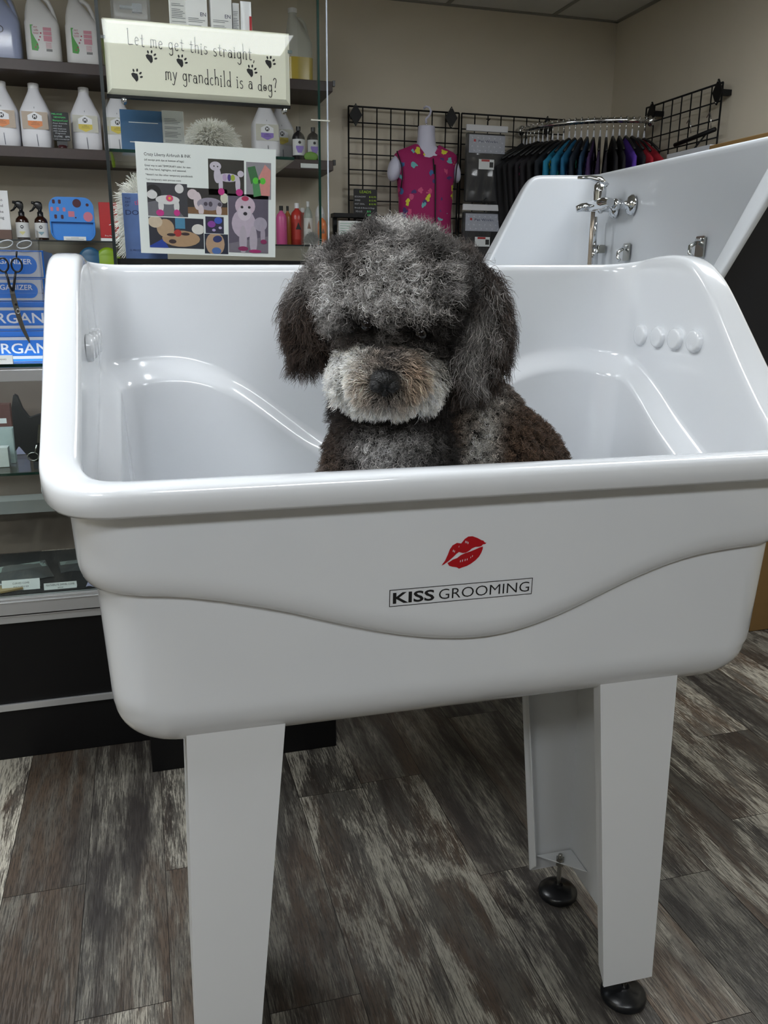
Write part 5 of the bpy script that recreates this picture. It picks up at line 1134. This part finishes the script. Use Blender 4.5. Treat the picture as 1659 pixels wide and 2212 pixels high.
# bone shapes (centre, radii, rotation, region) in the dog's own frame: x right, y away, z up
SH = [((0.000, .035, 1.318), (.106, .115, .108), (0, 0, 0), 'skull'),
      ((-.005, -.03, 1.345), (.095, .075, .075), (0, 0, 0), 'skull'),
      ((-.013, -.075, 1.222), (.062, .078, .045), (.25, 0, 0), 'muzzle'),
      ((-.013, -.055, 1.195), (.068, .058, .032), (0, 0, 0), 'muzzle'),
      ((-.060, -.035, 1.218), (.038, .055, .040), (0, 0, 0), 'cheek'),
      ((.036, -.035, 1.212), (.038, .055, .042), (0, 0, 0), 'cheek'),
      ((-.088, .03, 1.345), (.045, .07, .050), (0, 0, 0), 'skull'),
      ((.085, .03, 1.340), (.050, .07, .055), (0, 0, 0), 'skull'),
      ((-.134, .02, 1.318), (.024, .05, .068), (0, R(10), 0), 'earL'),
      ((-.132, .015, 1.288), (.024, .045, .036), (0, 0, 0), 'earL'),
      ((.138, .02, 1.310), (.028, .055, .078), (0, R(-9), 0), 'earR'),
      ((.134, .012, 1.258), (.028, .048, .042), (0, 0, 0), 'earR'),
      ((.0, .05, 1.18), (.095, .09, .11), (0, 0, 0), 'neck'),
      ((.005, .035, 1.02), (.118, .10, .17), (0, 0, 0), 'chest'),
      ((.125, .09, 1.06), (.125, .10, .15), (0, R(-12), 0), 'back'),
      ((.19, .10, .97), (.14, .115, .18), (0, R(-10), 0), 'back'),
      ((.19, .10, .84), (.135, .12, .125), (0, 0, 0), 'back'),
      ((.26, .05, .80), (.075, .09, .085), (0, 0, R(20)), 'back'),
      ((.08, .06, .85), (.12, .10, .12), (0, 0, 0), 'back')]
def limb(pts, rads, reg, out):
    for (p, q), (r0, r1) in zip(zip(pts, pts[1:]), zip(rads, rads[1:])):
        n = 7
        for i in range(n+1):
            t = i/n; c = tuple(p[k]*(1-t)+q[k]*t for k in range(3)); r = r0*(1-t)+r1*t
            out.append((c, (r, r, r), (0, 0, 0), reg))
LIMBS = []
for sx in (-.062, .062):
    limb([(sx, .0, 1.0), (sx*1.02, -.02, .86), (sx, -.035, .745)], [.052, .036, .030], 'leg', LIMBS)
    LIMBS.append(((sx, -.055, .728), (.034, .048, .024), (0, 0, 0), 'paw'))
limb([(.27, .03, .82), (.25, -.06, .78), (.23, -.04, .745)], [.06, .045, .032], 'leg', LIMBS)
LIMBS.append(((.23, -.07, .727), (.033, .055, .023), (0, 0, 0), 'paw'))
limb([(.12, .02, .82), (.13, -.03, .76)], [.05, .035], 'leg', LIMBS)
LIMBS.append(((.125, -.045, .727), (.032, .05, .023), (0, 0, 0), 'paw'))
limb([(.26, .14, .80), (.33, .12, .76), (.35, .07, .74)], [.035, .024, .018], 'tail', LIMBS)
ALL = SH+LIMBS
mb = MB()
for c, r, rot, reg in ALL: mb.ellipsoid(c, r, D_SKIN, rot, 24, 14)
tmp = mb.build('tmp_body')
md = tmp.modifiers.new('r', 'REMESH'); md.mode = 'VOXEL'; md.voxel_size = .007; md.use_smooth_shade = True
md2 = tmp.modifiers.new('s', 'SMOOTH'); md2.iterations = 9; md2.factor = .6
bpy.context.view_layer.update()
bme = bpy.data.meshes.new_from_object(tmp.evaluated_get(bpy.context.evaluated_depsgraph_get()))
bpy.data.objects.remove(tmp)
body = bpy.data.objects.new('body', bme); bme.name = 'body'; COL.objects.link(body); body.parent = dog
bme.materials.clear(); bme.materials.append(D_SKIN)
bme.polygons.foreach_set('use_smooth', [True]*len(bme.polygons))
# ---- root sampling
nv = len(bme.vertices); co = np.empty(nv*3); bme.vertices.foreach_get('co', co); co = co.reshape(-1, 3)
bme.calc_loop_triangles(); nt_ = len(bme.loop_triangles); tri = np.empty(nt_*3, int); bme.loop_triangles.foreach_get('vertices', tri); tri = tri.reshape(-1, 3)
vn = np.empty(nv*3); bme.vertices.foreach_get('normal', vn); vn = vn.reshape(-1, 3)
cen = co[tri].mean(1)
area = np.linalg.norm(np.cross(co[tri[:, 1]]-co[tri[:, 0]], co[tri[:, 2]]-co[tri[:, 0]]), axis=1)/2
regs = ['skull', 'muzzle', 'cheek', 'earL', 'earR', 'neck', 'chest', 'back', 'leg', 'paw', 'tail']
def region_of(P):
    best = np.full(len(P), 1e9); lab = np.zeros(len(P), int)
    for c, r, rot, reg in ALL:
        M_ = (Matrix.Rotation(rot[2], 3, 'Z') @ Matrix.Rotation(rot[1], 3, 'Y') @ Matrix.Rotation(rot[0], 3, 'X'))
        Q = (P-np.array(c)) @ np.array(M_)
        d = (np.linalg.norm(Q/np.array(r), axis=1)-1)*min(r)
        k = d < best; best[k] = d[k]; lab[k] = regs.index(reg)
    return lab
lab = region_of(cen)
#            skull muz  chk  eL   eR   neck chest back leg paw tail
DENS = np.array([1.5, 2.1, 1.9, 1.7, 1.7, 1.0, 1.25, 1.25, .15, .15, .3])
wgt = area*DENS[lab]
wgt *= np.where(cen[:, 2] < .93, .12, 1.0)
back_side = cen[:, 1] > .16
wgt *= np.where(back_side, .5, 1.0)
NH = 140000
ti = rng.choice(nt_, NH, p=wgt/wgt.sum()); u = rng.random((NH, 2)); fl_ = u.sum(1) > 1; u[fl_] = 1-u[fl_]
bc = np.stack([1-u.sum(1), u[:, 0], u[:, 1]], 1)
P = (co[tri[ti]]*bc[:, :, None]).sum(1); Nn = (vn[tri[ti]]*bc[:, :, None]).sum(1); Nn /= np.linalg.norm(Nn, axis=1, keepdims=True)
rl = region_of(P)
def is_(*n): return np.isin(rl, [regs.index(x) for x in n])
# drop roots where the eyes and the nose sit
EYE = [np.array((-.042, -.106, 1.297)), np.array((.040, -.106, 1.284))]; NOSE = np.array((-.013, -.158, 1.216))
keep = np.ones(NH, bool)
for e in EYE: keep &= np.linalg.norm(P-e, axis=1) > .0125
keep &= np.linalg.norm((P-NOSE)/np.array([1.15, 1.3, 1.0]), axis=1) > .021
P, Nn, rl = P[keep], Nn[keep], rl[keep]; NH = len(P)
def vnoise(P, s, seed=0.0, oct_=2):
    # smooth value noise by summed sines (cheap, vectorised)
    out = np.zeros(len(P)); a = 1; tot = 0; g = np.random.default_rng(int(seed*10)+5)
    for o in range(oct_):
        acc = np.zeros(len(P))
        for _ in range(6):
            k = g.normal(size=3); k /= np.linalg.norm(k); acc += np.sin(P @ k*s*(2**o)*6.283*(.6+.8*g.random())+g.random()*6.283)
        out += a*acc/2.4; tot += a; a *= .6
    return out/tot
def blob(c, r): return np.exp(-(((P-np.array(c))/np.array(r))**2).sum(1))
# ---- length, flow, curl per region
L0 = np.array([.044, .024, .027, .045, .047, .030, .026, .019, .015, .012, .03])[rl]
CUR = np.array([.0052, .0020, .0030, .0056, .0056, .0036, .0034, .0030, .001, .001, .002])[rl]
flow = np.zeros((NH, 3))
m = is_('skull'); flow[m] = Nn[m]*1.0+np.array([0, -.08, .18])
m = is_('muzzle'); rad_ = P-NOSE; rad_ /= np.linalg.norm(rad_, axis=1, keepdims=True)+1e-9
flow[m] = Nn[m]*.42+rad_[m]*.85+np.array([0, 0, -.48])
m = is_('cheek'); flow[m] = Nn[m]*.60+rad_[m]*.55+np.array([0, 0, -.55])
m = is_('earL'); flow[m] = Nn[m]*.60+np.array([-.10, 0, -.70])
m = is_('earR'); flow[m] = Nn[m]*.60+np.array([.10, 0, -.65])
m = is_('neck', 'chest'); flow[m] = Nn[m]*.9+np.array([0, 0, -.35])
m = is_('back', 'leg', 'paw', 'tail'); flow[m] = Nn[m]*1.0+np.array([.1, 0, -.25])
# forehead hair stands up and forward, parting above the eyes
brow = blob((0, -.09, 1.33), (.10, .05, .022)); flow += brow[:, None]*np.array([0, -.40, -.30])
bridge = blob((-.01, -.10, 1.265), (.03, .05, .02)); L0 = L0*(1-.6*bridge); 
for e in EYE: L0 = L0*(1-.72*np.exp(-(np.linalg.norm((P-e)/np.array([.030, .05, .020]), axis=1))**2))
L0 = L0*(1-.45*np.exp(-(np.linalg.norm(P-NOSE, axis=1)/.03)**2))
L0 *= 1+.22*vnoise(P, 12, 1.0); L0 *= rng.uniform(.55, 1.15, NH)
flow += .22*np.stack([vnoise(P, 22, 2.1), vnoise(P, 22, 2.7), vnoise(P, 22, 3.3)], 1)
flow += rng.normal(size=(NH, 3))*.26
flow /= np.linalg.norm(flow, axis=1, keepdims=True)
# ---- colours (each patch belongs to the coat)
DK = np.array([.016, .013, .012]); BR = np.array([.046, .029, .021]); SV = np.array([.52, .50, .485]); LT = np.array([1.05, 1.01, .93])
GY = np.array([.165, .152, .145]); TN = np.array([.34, .235, .155]); RB = np.array([.080, .048, .030])
colr = np.zeros((NH, 3))
def mixin(c, wv): 
    global colr
    wv = np.clip(wv, 0, 1)[:, None]; colr = colr*(1-wv)+c*wv
n1 = vnoise(P, 9, 5.0, 3); n2 = vnoise(P, 26, 6.0, 2)
m = is_('skull'); colr[m] = GY*.62
mixin(SV, np.where(m, .12+.85*n1+.45*n2, 0)); mixin(BR*1.1, np.where(m, np.clip(-.05-1.5*n1-.7*n2, 0, .92), 0))
for c, r, wv in (((.005, -.09, 1.352), (.062, .07, .034), .85), ((-.005, -.03, 1.43), (.028, .06, .03), .7), ((.01, -.09, 1.350), (.055, .06, .026), .8), ((-.03, -.085, 1.335), (.05, .05, .016), .8), ((.06, -.08, 1.325), (.03, .05, .018), .6), ((.05, .0, 1.42), (.05, .08, .03), .6), ((-.06, .0, 1.42), (.045, .08, .03), .7), ((-.085, -.05, 1.33), (.03, .05, .03), .6)): mixin(SV, blob(c, r)*wv*is_('skull'))
for c, r, wv in (((-.025, -.06, 1.415), (.018, .07, .025), .95), ((.045, -.07, 1.385), (.028, .06, .016), .85), ((-.075, -.03, 1.395), (.030, .07, .028), 1.1), ((.05, -.05, 1.415), (.028, .06, .022), .9), ((.055, -.085, 1.35), (.016, .04, .013), .8), ((.095, -.02, 1.33), (.03, .08, .05), .8), ((-.055, -.06, 1.365), (.02, .05, .012), .6), ((0.0, .12, 1.33), (.2, .06, .2), .7)): mixin(DK*1.5, blob(c, r)*wv*is_('skull'))
m = is_('muzzle', 'cheek'); mixin(LT, m*1.0)
mixin(np.array([.34, .31, .275]), is_('muzzle', 'cheek')*np.clip((P[:, 2]-1.222)/.030, 0, 1)*(.85+.3*n2)*np.clip(1-.8*blob((-.085, -.05, 1.235), (.03, .08, .03)), 0, 1))
mixin(GY*1.2, is_('muzzle', 'cheek', 'skull')*blob((-.006, -.10, 1.268), (.036, .08, .028))*1.4)
mixin(TN, is_('muzzle', 'cheek')*np.clip(blob((.022, -.12, 1.215), (.026, .06, .036))*1.1+blob((-.044, -.13, 1.212), (.022, .05, .034))*.85+.15*n2, 0, .9))
mixin(BR*1.6, is_('muzzle', 'cheek')*np.clip(blob((-.013, -.15, 1.192), (.034, .05, .016))*.9+blob((-.013, -.15, 1.238), (.036, .05, .014))*.9, 0, 1))
mixin(LT*1.05, is_('muzzle', 'cheek')*blob((.062, -.06, 1.19), (.024, .08, .028)))
mixin(LT*1.1, is_('muzzle', 'cheek')*blob((-.075, -.06, 1.235), (.03, .08, .035)))
# dark mask round the eyes and down the right cheek
for c, r, wv in (((-.050, -.10, 1.300), (.036, .07, .017), 2.2), ((.044, -.10, 1.290), (.036, .07, .022), 2.4), ((.082, -.06, 1.275), (.034, .08, .040), 2.0), ((.090, -.04, 1.235), (.026, .08, .05), 1.8), ((.10, -.03, 1.32), (.022, .08, .05), 1.0), ((-.02, -.1, 1.283), (.02, .05, .008), .5)): mixin(DK, blob(c, r)*wv*is_('skull', 'muzzle', 'cheek', 'neck'))
mixin(SV, is_('skull', 'cheek')*blob((-.092, -.05, 1.30), (.02, .06, .03))*.9)
m = is_('earL'); mixin(BR*.75, m*1.0); mixin(GY*1.4, m*np.clip(-.30+.5*n2*(n1 > -.2)+blob((-.13, -.04, 1.24), (.012, .05, .035))*.9, 0, .85))
mixin(SV, m*blob((-.145, .0, 1.375), (.04, .1, .022))*.6)
m = is_('earR'); mixin(BR*.7, m*1.0); mixin(SV*.72, m*np.clip(-.15+.6*n1+.45*n2+blob((.125, -.05, 1.30), (.028, .05, .05))*.8, 0, .85)); mixin(SV*.7+np.array([0, .004, .012]), m*blob((.13, -.03, 1.185), (.025, .06, .022))*.9)
m = is_('neck', 'chest'); mixin(DK*1.25, m*1.0); mixin(RB*.7, m*blob((-.11, .0, 1.05), (.06, .1, .10))*.9)
mixin(SV*.85, m*np.clip(blob((-.03, -.08, 1.10), (.030, .08, .022))*1.1+blob((.02, -.09, 1.105), (.040, .08, .020))*.9+blob((.0, -.09, 1.055), (.048, .08, .030))*1.1+blob((-.12, -.02, 1.03), (.018, .06, .02))*.9-.25*(n1 < -.3), 0, 1))
m = is_('back', 'leg', 'paw', 'tail'); mixin(RB, m*1.0); mixin(DK*1.3, m*np.clip(.35+.5*n1, 0, .7))
nb = is_('back', 'chest', 'neck')
mixin(LT*.62, nb*np.clip(blob((.155, -.03, 1.12), (.026, .08, .06))*1.4+blob((.14, -.04, 1.05), (.026, .07, .05))*1.2+blob((.17, .0, 1.17), (.04, .06, .022)), 0, 1)*np.clip(.8+.4*n2, 0, 1))
mixin(RB*1.3, is_('back')*blob((.23, .05, 1.08), (.07, .12, .10))*.9)
tip = rng.random(NH); colr *= np.where(tip > .84, 2.1, rng.uniform(.45, 1.1, NH))[:, None]
colr = np.clip(colr, .004, .78)
# ---- strands
K = 9; t = np.linspace(0, 1, K)[None, :, None]
e1 = np.cross(flow, np.array([.3, .5, .8])); e1 /= np.linalg.norm(e1, axis=1, keepdims=True); e2 = np.cross(flow, e1)
ph = rng.random(NH)*6.283+3*vnoise(P, 30, 8.0); fr = rng.uniform(1.2, 3.0, NH)*np.where(is_('muzzle'), .7, 1.0)
grav = np.array([.10, .25, .25, .5, .5, .3, .25, .15, .1, .1, .2])[rl]
amp = CUR*rng.uniform(.5, 1.5, NH)
S = P[:, None, :]+flow[:, None, :]*(L0[:, None, None]*t)
ang = 6.283*fr[:, None]*t[:, :, 0]+ph[:, None]
env = amp[:, None]*np.clip(t[:, :, 0]*2.2, 0, 1)
S = S+e1[:, None, :]*((np.cos(ang)-np.cos(ph)[:, None])*env)[:, :, None]+e2[:, None, :]*((np.sin(ang)-np.sin(ph)[:, None])*env)[:, :, None]
S[:, :, 2] -= (grav*L0)[:, None]*(t[:, :, 0]**2)
# tufts: strands lean towards a neighbour chosen as tuft centre
NC = 3600; ci = rng.choice(NH, NC, replace=False); CP = P[ci]
near = np.empty(NH, int)
for a in range(0, NH, 8000):
    q = P[a:a+8000]; d = (q**2).sum(1)[:, None]-2*q @ CP.T+(CP**2).sum(1)[None]; near[a:a+8000] = d.argmin(1)
same = rl[ci][near] == rl
pull = (.80*same*rng.uniform(.3, 1.0, NH))[:, None, None]*t**1.3
S = S*(1-pull)+S[ci][near]*pull
keep = ~((S[:, -1, 2] < .71))
S, colr2, Lk_ = S[keep], colr[keep], L0[keep]; NH2 = len(S)
hc = bpy.data.hair_curves.new('fur'); hc.add_curves([K]*NH2)
hc.attributes['position'].data.foreach_set('vector', S.reshape(-1).astype(np.float32))
ra = hc.attributes.get('radius') or hc.attributes.new('radius', 'FLOAT', 'POINT')
rr = (np.array([1, 1, 1, .95, .9, .8, .68, .5, .2])*.00040)[None, :]*rng.uniform(.7, 1.2, NH2)[:, None]
ra.data.foreach_set('value', rr.reshape(-1).astype(np.float32))
ca = hc.attributes.new('coat_colour', 'FLOAT_COLOR', 'CURVE')
ca.data.foreach_set('color', np.hstack([colr2, np.ones((NH2, 1))]).reshape(-1).astype(np.float32))
FM = bpy.data.materials.new('dog_coat'); FM.use_nodes = True; nt = FM.node_tree; b = nt.nodes['Principled BSDF']
at = nt.nodes.new('ShaderNodeAttribute'); at.attribute_name = 'coat_colour'
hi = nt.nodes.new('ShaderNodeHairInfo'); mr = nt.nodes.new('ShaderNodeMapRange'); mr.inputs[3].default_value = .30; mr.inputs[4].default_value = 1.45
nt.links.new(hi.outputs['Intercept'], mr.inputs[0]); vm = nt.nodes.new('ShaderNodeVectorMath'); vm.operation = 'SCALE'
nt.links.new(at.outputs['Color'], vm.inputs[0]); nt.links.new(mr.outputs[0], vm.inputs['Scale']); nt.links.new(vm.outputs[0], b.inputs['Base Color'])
b.inputs['Roughness'].default_value = .55; b.inputs['Specular IOR Level'].default_value = .35
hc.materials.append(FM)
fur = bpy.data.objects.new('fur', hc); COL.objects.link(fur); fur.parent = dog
# ---- eyes, nose
EM_ = mat('dog_eye', '#0d0908', .12, vary=0.0)
for e in EYE:
    MB().ellipsoid((e[0], e[1]+.004, e[2]), (.0105, .0105, .0105), EM_, None, 24, 16).build('eye', dog)
NM = mat('dog_nose', '#060607', .28, bump=.9, bscale=500, vary=.15, spec=.35)
nb_ = MB()
nx, ny, nz_ = NOSE
nb_.ellipsoid((nx, ny+.003, nz_+.004), (.0225, .019, .0150), NM, (.2, 0, 0), 28, 18)
nb_.ellipsoid((nx-.011, ny-.001, nz_-.004), (.0125, .014, .0115), NM, None, 20, 14)
nb_.ellipsoid((nx+.011, ny-.001, nz_-.004), (.0125, .014, .0115), NM, None, 20, 14)
nb_.ellipsoid((nx, ny+.001, nz_-.010), (.007, .013, .012), NM, None, 16, 12)
no = nb_.build('nose', dog)
HL = mat('nostril', '#020202', .8, vary=0)
for s_ in (-1, 1):
    MB().ellipsoid((nx+s_*.0125, ny-.0140, nz_-.0065), (.0052, .0034, .0042), HL, (0, 0, s_*.5), 14, 10).build('nostril', no)
MB().tube([(nx-.028, ny+.036, nz_-.034), (nx-.014, ny+.028, nz_-.030), (nx, ny+.024, nz_-.027), (nx+.014, ny+.028, nz_-.030), (nx+.028, ny+.036, nz_-.034)], .0022, HL, 8).build('mouth', dog)
